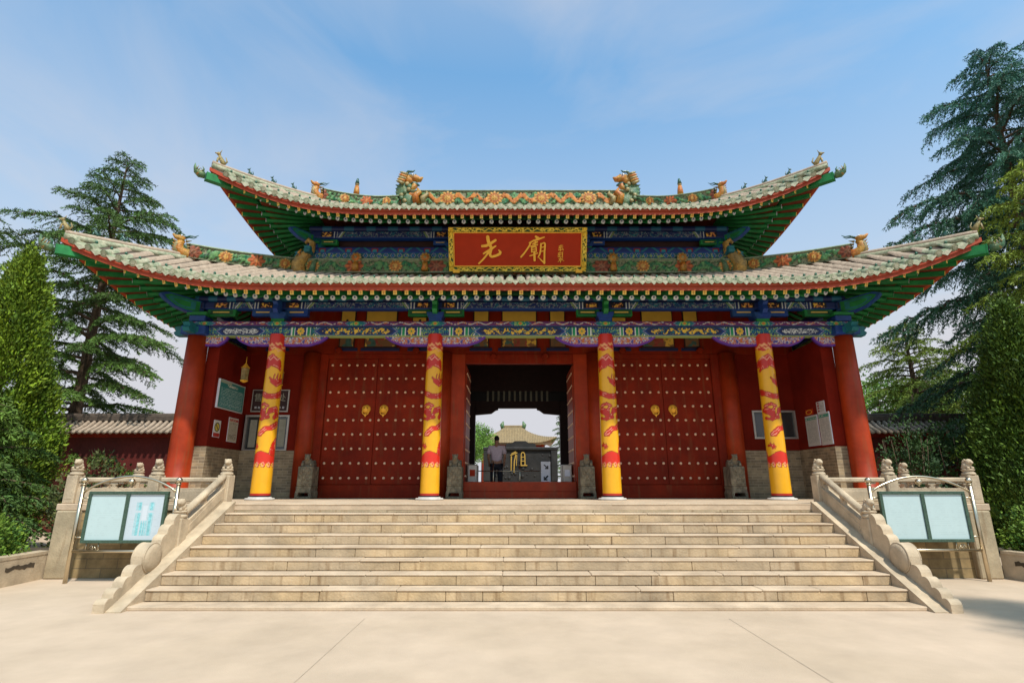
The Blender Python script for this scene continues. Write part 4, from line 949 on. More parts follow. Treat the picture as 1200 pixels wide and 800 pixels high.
# ---------------- gate wall, doors
ZF=PH
m=MB()
def red(x0,x1,y0,y1,z0,z1,name,mt='darkred',bev=.01): 
    m=MB(); m.box(x0,x1,y0,y1,z0,z1,mt,bev); return m.build(name,gate)
red(-7.45,7.45,WY,WY+.22,5.02,6.6,'upper_panel','darkred',0)
for s in (-1,1):
    # main posts of the wall line
    for xx in (2.05,5.62):
        m=MB(); m.lathe([(.24,ZF),(.23,5.02)],(s*xx,WY+.02,0),28,'red'); m.build('wall_post',gate)
    # jambs
    for a,b in ((1.46,1.84),(2.27,2.50),(5.18,5.40)):
        a_,b_=sorted((s*a,s*b)); red(a_,b_,WY-.02,WY+.18,ZF,5.02,'door_jamb','red' if a<2 else 'darkred')
    a_,b_=sorted((s*2.5,s*5.18)); red(a_,b_,WY-.01,WY+.15,4.90,5.02,'door_head'); red(a_,b_,WY-.045,WY+.15,ZF,1.58,'threshold','darkred')
red(-1.46,1.46,WY-.02,WY+.18,4.76,5.02,'door_head','darkred')
red(-1.45,1.45,WY-.06,WY+.10,ZF,1.655,'threshold','red'); 
m=MB(); m.box(-1.44,1.44,WY-.066,WY-.055,1.41,1.425,'darkred'); m.build('threshold_moulding',gate)
# hexagonal door pins above the heads
for x in (-4.9,-2.8,-.7,.7,2.8,4.9):
    m=MB(); m.lathe([(.07,-.14),(.09,-.12),(.09,-.03),(.07,0)],(x,WY-.005,4.93 if abs(x)<1 else 5.10),6,'darkred',axis=1,smooth=False); m.build('door_pin',gate)
STN=[0]; STM=MB()
def door_leaf(parent_name,x0,x1,seam):
    m=MB(); zlo,zhi=1.585,4.895; m.box(x0+.004,x1-.004,WY+.03,WY+.10,zlo,zhi,'darkred',.006)
    o=m.build('door_leaf',gate); m=MB(); n=6; L=x1-x0; solo=abs((x0+x1)/2)<3.5
    for i in range(n):
        x=x0+L*(i+.5)/n
        for j in range(9):
            z=zlo+.16+(zhi-zlo-.34)*j/8; 
            if math.hypot(x-(seam+(.235 if x0>=seam-.01 else -.235)),z-3.50)<.17: continue
            if solo and STN[0]<100: STN[0]+=1; mm=MB()
            else: mm=STM
            mm.lathe([(.001,-.03),(.018,-.026),(.032,-.012),(.037,0)],(x,WY+.031,z),10,'stud',axis=1)
            if mm is not STM: mm.build('stud',o)
    kx=seam+(.235 if x0>=seam-.01 else -.235); kz=3.52; m=MB()
    m.lathe([(.001,-.07),(.05,-.065),(.085,-.04),(.105,-.012),(.12,0)],(kx,WY+.031,kz),18,'gold',axis=1); 
    for e in (-1,1): m.ball((kx+e*.04,WY-.035,kz+.03),.017,'darkred',6)
    t=[(kx+.085*math.sin(a),WY-.035,kz-.075-.085*math.cos(a)) for a in np.linspace(-2.6,2.6,18)]; m.tube(t,.012,6,'gold'); m.prism([(kx-.035,kz-.15),(kx,kz-.22),(kx+.035,kz-.15),(kx,kz-.135)],1,WY-.045,WY-.025,'gold')
    m.build('ring_knocker',o)
for s in (-1,1):
    xs=s*3.84
    door_leaf('d',xs-1.34,xs,xs); door_leaf('d',xs,xs+1.34,xs)
# central door leaves standing open inward
for s in (-1,1):
    m=MB(); a,b=sorted((s*1.44,s*1.51)); m.box(a,b,WY+.2,WY+1.62,1.60,4.74,'red',.006); m.build('door_leaf',gate)
    for i in range(6):
        for j in range(9): 
            STM.ball((s*1.437,WY+.32+.237*i,1.80+(2.74)*j/8),.03,'stud',7,(.8,1,1))
o=STM.build('studs',gate); tag(o,kind='stuff')
# paintings hung on the panel over the doors
def painting(x0,x1,z0,z1,seed):
    nu,nv=int((x1-x0)*60),int((z1-z0)*60); U,V=np.meshgrid(np.linspace(0,x1-x0,nu),np.linspace(0,z1-z0,nv),indexing='ij'); w_=x1-x0;h=z1-z0
    n=fbm(U,V,5,seed); c=mix(np.zeros(U.shape+(3,))+C([.80,.52,.07]),C([.62,.38,.06]),n); x=U-w_/2
    rr=random.Random(seed); rob=[C([.30,.06,.04]),C([.05,.12,.10]),C([.16,.10,.05])]
    for k in range(1 if w_<.6 else 2):
        cx=rr.uniform(-.05,.05)+(k*rr.choice([-.26,.26])); hh=h*rr.uniform(.62,.8) if k==0 else h*.5; body=np.maximum(np.abs(x-cx)-(.16 if k==0 else .1)*(1-V/hh*.75)*1.3-(fbm(U,V,14,seed+k)-.5)*.08,V-hh*.84)
        c=np.where((body<0)[...,None],rob[(seed+k)%3]*(.6+.8*fbm(U,V,18,seed+9)[...,None]),c); c=np.where((np.hypot(x-cx,V-hh*.9)<.05)[...,None],C([.5,.3,.16]),c); c=np.where((np.hypot(x-cx,V-hh*.9-.045)<.035)[...,None],BLK,c)
    c=np.where(((V<.22)&(fbm(U,V,9,seed+5)>.5))[...,None],C([.20,.10,.04]),c)
    P=np.zeros(U.shape+(3,)); P[...,0]=x0+U; P[...,2]=z0+V; P[...,1]=WY-.052
    o=grid_mesh('painting',P,c,'paper',gate,smooth=False); m=MB(); m.box(x0-.03,x1+.03,WY-.048,WY-.002,z0-.03,z1+.03,'darkwood',.005); m.build('painting_frame',o); 
    m=MB(); m.box(x0-.12,x1+.12,WY-.03,WY-.003,z0-.12,z0-.035,'navy',.005); m.build('painting_sill',o)
for i,(cx,w_) in enumerate(((-3.80,.82),(-4.72,.36),(-2.75,.36),(0,.92),(-1.05,.38),(1.05,.38),(3.80,.82),(4.72,.36),(2.75,.36),(-6.6,.4))):
    painting(cx-w_/2,cx+w_/2,5.22,6.24,i+3)
# ---------------- side alcoves: brick dado, plaster, ticket windows
for s in (-1,1):
    def bx(a,b,y0,y1,z0,z1,mt,name,bev=0):
        a_,b_=sorted((s*a,s*b)); m=MB(); m.box(a_,b_,y0,y1,z0,z1,mt,bev); return m.build(name,gate)
    bx(5.86,7.30,WY,WY+.25,ZF,2.44,'brick','brick_dado')
    bx(7.28,7.62,12.62,WY+.25,ZF,2.442,'brick','brick_dado')
    bx(7.302,7.60,12.65,WY+.25,2.443,5.03,'wallred','side_wall')
    # back wall plaster round the window
    wx0,wx1,wz0,wz1=(6.08,7.24,2.445,3.36) if s<0 else (6.16,7.30,2.74,3.48)
    bx(5.86,wx0,WY+.02,WY+.22,2.442,5.02,'wallred','plaster_wall'); bx(wx0,7.30,WY+.02,WY+.22,wz1,5.02,'wallred','plaster_wall')
    if wz0>2.5: bx(wx0,7.30,WY+.02,WY+.22,2.442,wz0,'wallred','plaster_wall')
    fr=.045; m=MB(); a_,b_=sorted((s*wx0,s*wx1))
    m.box(a_,a_+fr,WY-.005,WY+.06,wz0,wz1,'alu'); m.box(b_-fr,b_,WY-.005,WY+.06,wz0,wz1,'alu'); m.box(a_+fr,b_-fr,WY-.005,WY+.06,wz1-fr,wz1,'alu'); m.box(a_+fr,b_-fr,WY-.005,WY+.06,wz0,wz0+.025 if s<0 else wz0+fr,'alu')
    if s<0: m.box(a_+.38,a_+.41,WY+.01,WY+.05,wz0+.025,wz1-fr,'alu'); m.box(a_+.78,a_+.81,WY+.01,WY+.05,wz0+.025,wz1-fr,'alu')
    else: m.box(a_+.55,a_+.58,WY+.01,WY+.05,wz0+fr,wz1-fr,'alu')
    wo=m.build('window',gate); m=MB(); m.box(a_+fr,b_-fr,WY+.06,WY+.07,wz0+.02,wz1-fr,'glass'); m.build('pane',wo)
    if s<0:
        m=MB(); m.box(a_+.12,a_+.30,WY+.052,WY+.058,wz0+.08,wz1-.12,'palewood'); m.build('blind',wo); m=MB(); m.box(b_-.28,b_-.10,WY+.052,WY+.058,wz0+.10,wz1-.1,'palewood'); m.build('blind',wo)
    # outer hall walls behind
    bx(7.3,7.6,WY+.25,19.5,ZF,5.03,'wallred','outer_wall')
# hall behind the gate: inner walls, ceiling, rear posts
for s in (-1,1):
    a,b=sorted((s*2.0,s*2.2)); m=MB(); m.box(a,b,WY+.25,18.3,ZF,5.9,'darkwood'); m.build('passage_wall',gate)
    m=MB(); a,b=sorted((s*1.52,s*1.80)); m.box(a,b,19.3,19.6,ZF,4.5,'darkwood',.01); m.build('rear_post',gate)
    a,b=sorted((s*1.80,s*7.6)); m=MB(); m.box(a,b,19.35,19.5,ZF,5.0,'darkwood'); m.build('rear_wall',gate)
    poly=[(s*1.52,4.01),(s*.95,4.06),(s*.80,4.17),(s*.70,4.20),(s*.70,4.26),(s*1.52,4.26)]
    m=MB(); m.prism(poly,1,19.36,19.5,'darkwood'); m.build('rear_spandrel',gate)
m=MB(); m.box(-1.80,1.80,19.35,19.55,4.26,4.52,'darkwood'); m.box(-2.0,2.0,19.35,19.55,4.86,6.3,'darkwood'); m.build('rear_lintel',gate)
for k in range(12):
    x=-1.08+k*2.16/11; m=MB(); m.box(x-.035,x+.035,19.30,19.36,4.50,4.87,'palewood'); m.build('lit_rafter_slat',gate)  # pale colour stands in for outside light on the rear eave rafters
m=MB(); m.box(-1.8,1.8,19.42,19.5,4.52,4.86,'black'); m.build('slat_back',gate)
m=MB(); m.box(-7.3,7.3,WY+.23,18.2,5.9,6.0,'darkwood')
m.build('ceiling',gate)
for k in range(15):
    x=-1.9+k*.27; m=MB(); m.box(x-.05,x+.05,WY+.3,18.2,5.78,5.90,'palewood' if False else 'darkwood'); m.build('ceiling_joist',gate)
# ============================================================ NAME PLAQUE
pl=empty('name_plaque',(0,13.85,7.27),'red plaque with gilt frame and two large gold characters, leaning out below the upper eave','plaque')
pb=C([0,13.80,7.27]); pt_=C([0,13.27,8.33]); upv=(pt_-pb); PHh=np.linalg.norm(upv); upv/=PHh; nrm=C([0,-upv[2],upv[1]]); 
pxl,pxr=-1.93,1.84
def PP(u,v,d=0): return C([u,0,0])+pb+upv*v+nrm*d
def pquad(m,u0,u1,v0,v1,d0,d1,mt):
    V=[PP(u,v,d) for d in (d0,d1) for (u,v) in ((u0,v0),(u1,v0),(u1,v1),(u0,v1))]
    m.add(V,[[0,3,2,1],[4,5,6,7],[0,1,5,4],[1,2,6,5],[2,3,7,6],[3,0,4,7]],mt)
m=MB(); pquad(m,pxl+.1,pxr-.1,.1,PHh-.1,-.06,.0,'panelred'); m.build('panel',pl)
def frame_bar(u0,u1,v0,v1,horiz):
    L=(u1-u0) if horiz else (v1-v0); Wd=(v1-v0) if horiz else (u1-u0); nu=int(L*110); nv=14
    A=np.linspace(0,L,nu); B=np.linspace(0,Wd,nv); AA,BB=np.meshgrid(A,B,indexing='ij'); bb=BB/Wd
    n=fbm(AA,BB,26,41); vine=np.abs(bb-.5-.22*np.sin(AA*24))<.13
    c=np.zeros(AA.shape+(3,))+C([.03,.09,.03]); c=np.where((vine|(n>.56))[...,None],C([.80,.60,.07]),c); ed=(bb<.12)|(bb>.86); c=np.where(ed[...,None],C([.78,.55,.08]),c)
    end=(AA<Wd)|(AA>L-Wd); c=np.where((end&(np.hypot(bb-.5,0)<.45))[...,None] & (n>.3)[...,None],C([.85,.58,.05]),c)
    d=.02+.03*(vine|(n>.56))+.03*ed; P=np.zeros(AA.shape+(3,)); 
    for i in range(nu):
        for j in range(nv):
            u,v=(u0+A[i],v0+B[j]) if horiz else (u0+B[j],v0+A[i]); P[i,j]=PP(u,v,d[i,j])
    i=np.arange(nu*nv).reshape(nu,nv); F=np.stack([i[:-1,:-1],i[1:,:-1],i[1:,1:],i[:-1,1:]],-1).reshape(-1,4); V=P.reshape(-1,3)
    ring=np.concatenate([i[:,0],i[-1,1:],i[-2::-1,-1],i[0,-2:0:-1]]); n0=len(V); V=np.concatenate([V,V[ring]-nrm*.12]); k=len(ring); F2=np.array([[ring[q],ring[(q+1)%k],n0+(q+1)%k,n0+q] for q in range(k)])
    cc=np.concatenate([c.reshape(-1,3),np.zeros((k,3))+C([.4,.28,.05])]); raw_mesh('frame_rail',V,np.concatenate([F,F2]),['frame_gold'],vcols=cc,parent=pl)
fw=.13
frame_bar(pxl,pxr,0,fw,True); frame_bar(pxl,pxr,PHh-fw,PHh,True); frame_bar(pxl,pxl+fw,fw,PHh-fw,False); frame_bar(pxr-fw,pxr,fw,PHh-fw,False)
m=MB(); t=.025
for a in ((pxl+fw,pxr-fw,fw,fw+t),(pxl+fw,pxr-fw,PHh-fw-t,PHh-fw),(pxl+fw,pxl+fw+t,fw+t,PHh-fw-t),(pxr-fw-t,pxr-fw,fw+t,PHh-fw-t)): pquad(m,*a,0,.03,'gold')
m.build('inner_moulding',pl)
for u in (pxl+.2,pxr-.2):
    m=MB(); pquad(m,u-.09,u+.09,-.035,.05,.02,.09,'gold'); m.build('support_cleat',pl)
def px2uv(px,py): return (pxl+(px-527.5)/(685.5-527.5)*(pxr-pxl), (320.3-py)/(320.3-265.5)*PHh)
def strokes(name,parent,ox,oy,sc_,ST,mapf,place,depth,mt,n=10):
    m=MB()
    for k,(pts,ws) in enumerate(ST):
        P=np.array([mapf(ox+x/sc_,oy+y/sc_) for x,y in pts]); W_=np.array(ws if len(ws)==len(pts) else np.linspace(ws[0],ws[-1],len(pts)))
        # smooth
        s=np.r_[0,np.cumsum(np.linalg.norm(np.diff(P,axis=0),axis=1))]; tt=np.linspace(0,s[-1],max(5,len(pts)*5))
        Q=np.stack([np.interp(tt,s,P[:,0]),np.interp(tt,s,P[:,1])],-1); ww=np.interp(tt,s,W_)
        for _ in range(2): Q[1:-1]=(Q[:-2]+2*Q[1:-1]+Q[2:])/4
        T=np.gradient(Q,axis=0); T/=np.maximum(np.linalg.norm(T,axis=1,keepdims=True),1e-9); Nn=np.stack([-T[:,1],T[:,0]],-1)
        nq=len(Q); caps=[]
        a0=np.arctan2(Nn[0,1],Nn[0,0]); c0_=[Q[0]+ww[0]/2*C([math.cos(a0+math.pi*q/6),math.sin(a0+math.pi*q/6)]) for q in range(1,6)]
        a1=np.arctan2(-Nn[-1,1],-Nn[-1,0]); c1_=[Q[-1]+ww[-1]/2*C([math.cos(a1+math.pi*q/6),math.sin(a1+math.pi*q/6)]) for q in range(1,6)]
        Lf=[Q[i]+Nn[i]*ww[i]/2 for i in range(nq)]; Rt=[Q[i]-Nn[i]*ww[i]/2 for i in range(nq)]
        d=depth+.0011*k
        V=[place(p[0],p[1],d) for p in Lf]+[place(p[0],p[1],d) for p in Rt]+[place(p[0],p[1],d) for p in c0_]+[place(p[0],p[1],d) for p in c1_]
        nV=len(V); V+= [place(p[0],p[1],.001) for p in Lf]+[place(p[0],p[1],.001) for p in Rt]+[place(p[0],p[1],.001) for p in c0_]+[place(p[0],p[1],.001) for p in c1_]
        F=[[i,i+nq,i+1+nq,i+1] for i in range(nq-1)]; c0i=[0]+list(range(2*nq,2*nq+5))+[nq]; c1i=[2*nq-1]+list(range(2*nq+5,2*nq+10))+[nq-1]; F+= [c0i,c1i]
        ring=[*range(0,nq)]+[*range(2*nq+5,2*nq+10)][::-1]+[*range(nq,2*nq)][::-1]+[*range(2*nq,2*nq+5)][::-1]
        F+= [[ring[i],ring[(i+1)%len(ring)],ring[(i+1)%len(ring)]+nV,ring[i]+nV] for i in range(len(ring))]
        m.add(V,F,mt)
    return m.build(name,parent)
us=(pxr-pxl)/158.0/14.55   # metres per crop pixel
yao=[([(250,178),(262,260),(288,330),(318,385)],[56,54,50,40]),([(158,345),(230,337),(300,295),(380,238)],[40,46,46,40]),([(180,480),(240,440),(320,385),(383,343)],[28,34,40,24]),
 ([(275,440),(220,520),(160,600),(100,660)],[34,30,28,26]),([(292,330),(312,380),(298,430),(284,500),(310,538),(380,522),(450,488),(466,455),(430,412)],[46,46,46,44,40,40,44,40,14])]
miao=[([(395,172),(440,205)],[34,46]),([(290,285),(360,245),(430,222),(535,183)],[22,30,34,22]),([(312,275),(290,340),(240,420),(200,480),(152,540)],[30,28,26,28,30]),
 ([(345,305),(420,268)],[22,26]),([(388,265),(378,345)],[24,22]),([(315,350),(422,318)],[24,26]),([(328,372),(330,452)],[22,22]),([(328,372),(402,352),(405,440)],[18,22,20]),([(330,410),(400,398)],[16,16]),([(330,450),(405,440)],[18,18]),
 ([(296,522),(350,505),(430,470)],[16,22,16]),([(374,448),(378,602)],[34,36]),([(482,300),(476,420),(462,500),(432,548)],[26,26,24,12]),([(480,312),(545,275),(552,310),(542,450),(542,655)],[18,24,28,28,32]),([(542,650),(490,600),(440,540)],[26,20,10]),([(485,370),(540,355)],[14,16]),([(478,442),(540,430)],[14,16])]
sig=[([(785,345),(845,332)],[9,9]),([(782,375),(848,364)],[9,9]),([(778,415),(850,405)],[9,10]),([(816,322),(810,432)],[10,9]),([(845,385),(862,418)],[9,7]),([(790,340),(782,425)],[8,8]),
 ([(772,472),(852,455)],[9,10]),([(780,502),(850,490)],[9,9]),([(800,452),(795,545)],[10,9]),([(842,468),(846,548)],[9,9]),([(772,542),(846,532)],[9,8]),([(775,480),(770,540)],[8,7]),
 ([(780,582),(850,568)],[9,10]),([(816,552),(800,600),(770,632)],[9,9,6]),([(816,572),(868,612)],[9,8]),([(795,608),(836,600)],[8,8]),([(816,600),(812,642)],[10,8])]
sc_st=lambda S:[(p,[w_*us for w_ in ws]) for p,ws in S]
for nm,ox,S in (('character',555,yao),('character',600,miao),('signature',600,sig)):
    strokes(nm,pl,ox,265,14.55,sc_st(S),px2uv,PP,.028,'gold')
# ============================================================ STONE DOOR GUARDIANS
def pier_stone():
    root=empty('door_pier_stone',(0,13.78,PH),'x','carved stone','carved grey pier stones beside the doors')
    m=MB(); x0,x1,y0,y1=-.24,.24,13.55,14.05; Z=PH
    m.box(x0,x1,y0,y1,Z,Z+.05,'grey_stone',.01)
    m.prism([(x0,Z+.05),(x0+.07,Z+.05),(x0+.09,Z+.13),(x1-.09,Z+.13),(x1-.07,Z+.05),(x1,Z+.05),(x1,Z+.13),(x1-.03,Z+.20),(x1-.01,Z+.27),(x0+.01,Z+.27),(x0+.03,Z+.20),(x0,Z+.13)],1,y0+.02,y1,'grey_stone'); m.build('foot',root)
    m=MB(); m.box(x0+.02,x1-.02,y0+.03,y1,Z+.27,Z+.72,'grey_stone',.015); m.box(x0+.06,x1-.06,y0+.018,y0+.04,Z+.31,Z+.68,'grey_stone',.008)
    rr=random.Random(2)
    for k in range(26): m.ball((rr.uniform(x0+.09,x1-.09),y0+.02,Z+rr.uniform(.34,.65)),rr.uniform(.02,.045),'grey_stone',7,(1,.4,1))
    m.build('body',root)
    m=MB(); m.tube([(x0+.06,13.8,Z+.74),(x1-.06,13.8,Z+.74)],.13,16,'grey_stone')
    m.ball((0,13.75,Z+.82),.11,'grey_stone',10,(1.2,1,.9)); m.ball((0,13.67,Z+.92),.085,'grey_stone',10); m.ball((0,13.60,Z+.90),.04,'grey_stone',8)
    for e in (-1,1): m.ball((e*.13,13.66,Z+.76),.05,'grey_stone',7); m.ball((e*.07,13.68,Z+.98),.025,'grey_stone',6)
    m.build('lion_figure',root); return root
ps=pier_stone(); ps.scale=(.82,1,1.07); ps.location.x=-5.30; ps['label']='carved grey pier stone left of the closed left door'
for x,lb in ((-1.62,'carved grey pier stone at the left jamb of the open doorway'),(1.66,'carved grey pier stone at the right jamb of the open doorway'),(5.36,'carved grey pier stone right of the closed right door')):
    c=copy_tree(ps,(x,13.78,PH)); c['label']=lb
# ============================================================ WALL SIGNS
def lines_tex(U,V,w_,h,bgc,fgc,rows,mar=.08,seed=1,top=.85,dens=.62,letter=.012):
    c=np.zeros(U.shape+(3,))+bgc; v=(V/h-mar)/(top-mar); r=np.floor(v*rows); f=v*rows-r; ok=(v>0)&(v<1)&(f>.25)&(f<.75)&(U>w_*mar)&(U<w_*(1-mar))
    n=vnoise(np.stack([U/letter,r*7.3+0*U],-1),seed); return np.where((ok&(n>1-dens))[...,None],fgc,c)
def wall_sign(name,side,a0,a1,z0,z1,paint,label,cat,th=.02,res=110,group=None,frame=None):
    """side 'L','R' on the side walls (a = y), 'B' on the back wall (a = x)"""
    w_=a1-a0;h=z1-z0; nu,nv=max(6,int(w_*res)),max(6,int(h*res)); U,V=np.meshgrid(np.linspace(0,w_,nu),np.linspace(0,h,nv),indexing='ij')
    P=np.zeros(U.shape+(3,)); wall=7.302
    m=MB()
    if side=='B': P[...,0]=a0+U;P[...,1]=WY+.02-th-.001;P[...,2]=z0+V; org=((a0+a1)/2,WY+.02,z0)
    elif side=='L': P[...,0]=-wall+th+.001;P[...,1]=a0+U;P[...,2]=z0+V; org=(-wall,(a0+a1)/2,z0)
    else: P[...,0]=wall-th-.001;P[...,1]=a1-U;P[...,2]=z0+V; org=(wall,(a0+a1)/2,z0)
    root=empty(name,org,label,cat,group); fr=frame or 'whitep'
    if side=='B': m.box(a0-.01,a1+.01,WY+.02-th,WY+.02,z0-.01,z1+.01,fr)
    elif side=='L': m.box(-wall,-wall+th,a0-.01,a1+.01,z0-.01,z1+.01,fr)
    else: m.box(wall-th,wall,a0-.01,a1+.01,z0-.01,z1+.01,fr)
    m.build('backing',root); grid_mesh('face',P,paint(U,V,w_,h),'paper',root,smooth=False); return root
def teal_p(U,V,w,h):
    c=lines_tex(U,V,w,h,C([.03,.24,.22]),C([.45,.62,.58]),13,.06,3,.74); e=(U<.02)|(U>w-.02)|(V<.02)|(V>h-.02); t=(np.abs(V-h*.84)<.025)&(np.abs(U-w*.5)<.25)&(vnoise(np.stack([U*40,V*60],-1),4)>.35); c=np.where(t[...,None],C([.7,.75,.6]),c); c=np.where(((V>h*.78)&(U<w*.45)&(V>h*.9))[...,None],C([.4,.5,.35]),c); return np.where(e[...,None],C([.35,.45,.38]),c)
wall_sign('notice_board','L',12.78,14.0,3.38,4.06,teal_p,'teal notice panel with pale text, high on the left side wall','notice',.05)
def nosmoke(U,V,w,h):
    c=np.zeros(U.shape+(3,))+C([.75,.72,.6]); r=np.hypot(U-w/2,(V-h*.6)); c=np.where((r<w*.36)[...,None],C([.72,.55,.08]),c); c=np.where(((r<w*.40)&(r>w*.31))[...,None],C([.03,.03,.03]),c); c=np.where(((np.abs((U-w/2)+(V-h*.6))<.02)&(r<w*.33))[...,None],C([.03,.03,.03]),c); c=np.where((V<h*.24)[...,None],C([.5,.04,.03]),c); return c
wall_sign('warning_sign','L',12.84,13.12,2.69,3.07,nosmoke,'small yellow and white prohibition sign with a red foot','sign',.012)
def notice(U,V,w,h):
    c=lines_tex(U,V,w,h,C([.62,.55,.40]),C([.22,.17,.12]),15,.08,9,.82,.6,.014); return np.where(((V>h*.86)&(V<h*.96)&(vnoise(np.stack([U*45,V*60],-1),4)>.3))[...,None],C([.5,.05,.04]),c)
wall_sign('notice_sheet','L',13.50,13.95,2.63,3.21,notice,'cream notice sheet with red heading beside the ticket window','notice',.012)
def green_head(seed):
    def f(U,V,w,h):
        c=lines_tex(U,V,w,h,C([.60,.58,.52]),C([.33,.33,.3]),30,.09,seed,.84,.55,.013); return np.where(((V>h*.86)&(V<h*.96)&((np.abs(V-h*.91)>h*.025)|(vnoise(np.stack([U*45,V*60],-1),seed)>.5)))[...,None],C([.04,.30,.20]),c)
    return f
wall_sign('notice_sheet','R',13.20,13.72,2.52,3.24,green_head(5),'white notice sheet with green heading, nearer the dark window','notice',.02,110,'green-headed notice sheets')
wall_sign('notice_sheet','R',12.68,13.12,2.51,3.25,green_head(15),'white notice sheet with green heading, below the small white card','notice',.02,110,'green-headed notice sheets')
wall_sign('small_card','R',12.82,13.14,3.27,3.53,lambda U,V,w,h:np.where(((U<w*.3)&(((V/h*4)%1)>.35)&(U>w*.08))[...,None],C([.35,.05,.05]),lines_tex(U,V,w,h,C([.66,.64,.6]),C([.35,.35,.35]),6,.1,4,.9,.55,.02)),'small white card with red marks above the right-hand notice sheet','card',.012)
# oval red badge
rt=empty('red_plate',(7.3,13.5,3.3),'small dark red plate with an oval emblem above the notice sheets','sign'); m=MB(); m.box(7.285,7.302,13.34,13.68,3.27,3.42,'panelred',.003); m.build('plate',rt)
m=MB(); m.tube([(7.282,13.51+.13*math.cos(a),3.345+.05*math.sin(a)) for a in np.linspace(0,2*math.pi,24)],.007,6,'gold'); m.build('emblem_ring',rt)
# ticket sign with characters
root=empty('ticket_sign',(-6.64,WY+.02,3.45),'dark ticket office sign with white characters above the left window','sign')
m=MB(); m.box(-7.13,-6.14,WY-.02,WY+.019,3.44,4.04,'alu',.008); m.box(-7.10,-6.17,WY-.026,WY-.019,3.47,4.01,'darkwood',.004); m.build('backing',root)
def text_mesh(name,txt,size,loc,rot,parent,mt,ext=.003,align='CENTER'):
    cu=bpy.data.curves.new(name,'FONT'); cu.body=txt; cu.size=size; cu.extrude=ext; cu.align_x=align; cu.align_y='CENTER'
    t=bpy.data.objects.new('tmp_'+name,cu); sc.collection.objects.link(t); bpy.context.view_layer.update()
    me=bpy.data.meshes.new_from_object(t.evaluated_get(bpy.context.evaluated_depsgraph_get())); bpy.data.objects.remove(t); me.materials.clear(); me.materials.append(M[mt])
    o=bpy.data.objects.new(name,me); sc.collection.objects.link(o); o.parent=parent; o.location=Vector(loc)-Vector(wpos(parent)); o.rotation_euler=rot; return o
for k,ch in enumerate('售票处'): text_mesh('character',ch,.23,(-6.95+k*.31,WY-.028,3.81),(math.pi/2,0,0),root,'palewood')
for k,ch in enumerate('请在此购票入内参观'): text_mesh('small_character',ch,.065,(-7.00+k*.092,WY-.028,3.55),(math.pi/2,0,0),root,'whitep')
# brass wall lanterns over the signs
def lantern(loc,label,g):
    root=empty('wall_lantern',loc,label,'lantern',g); x,y,z=loc; m=MB(); m.lathe([(.03,0),(.09,.02),(.10,.30),(.07,.34),(.02,.38)],(x,y,z),6,'cglaze',smooth=False); m.build('glass_body',root); m=MB()
    m.lathe([(.02,-.05),(.10,-.01),(.10,.01)],(x,y,z),6,'gold',smooth=False); m.lathe([(.115,.33),(.05,.40),(.01,.46)],(x,y,z),6,'gold',smooth=False); m.tube([(x,y,z+.44),(x,y,z+.62)],.008,5,'gold'); m.build('metal_frame',root)
lantern((-6.98,13.35,4.12),'yellow glass lantern above the teal notice panel','wall lanterns'); lantern((-6.35,13.95,4.12),'yellow glass lantern above the ticket sign, half hidden by a dragon column','wall lanterns')
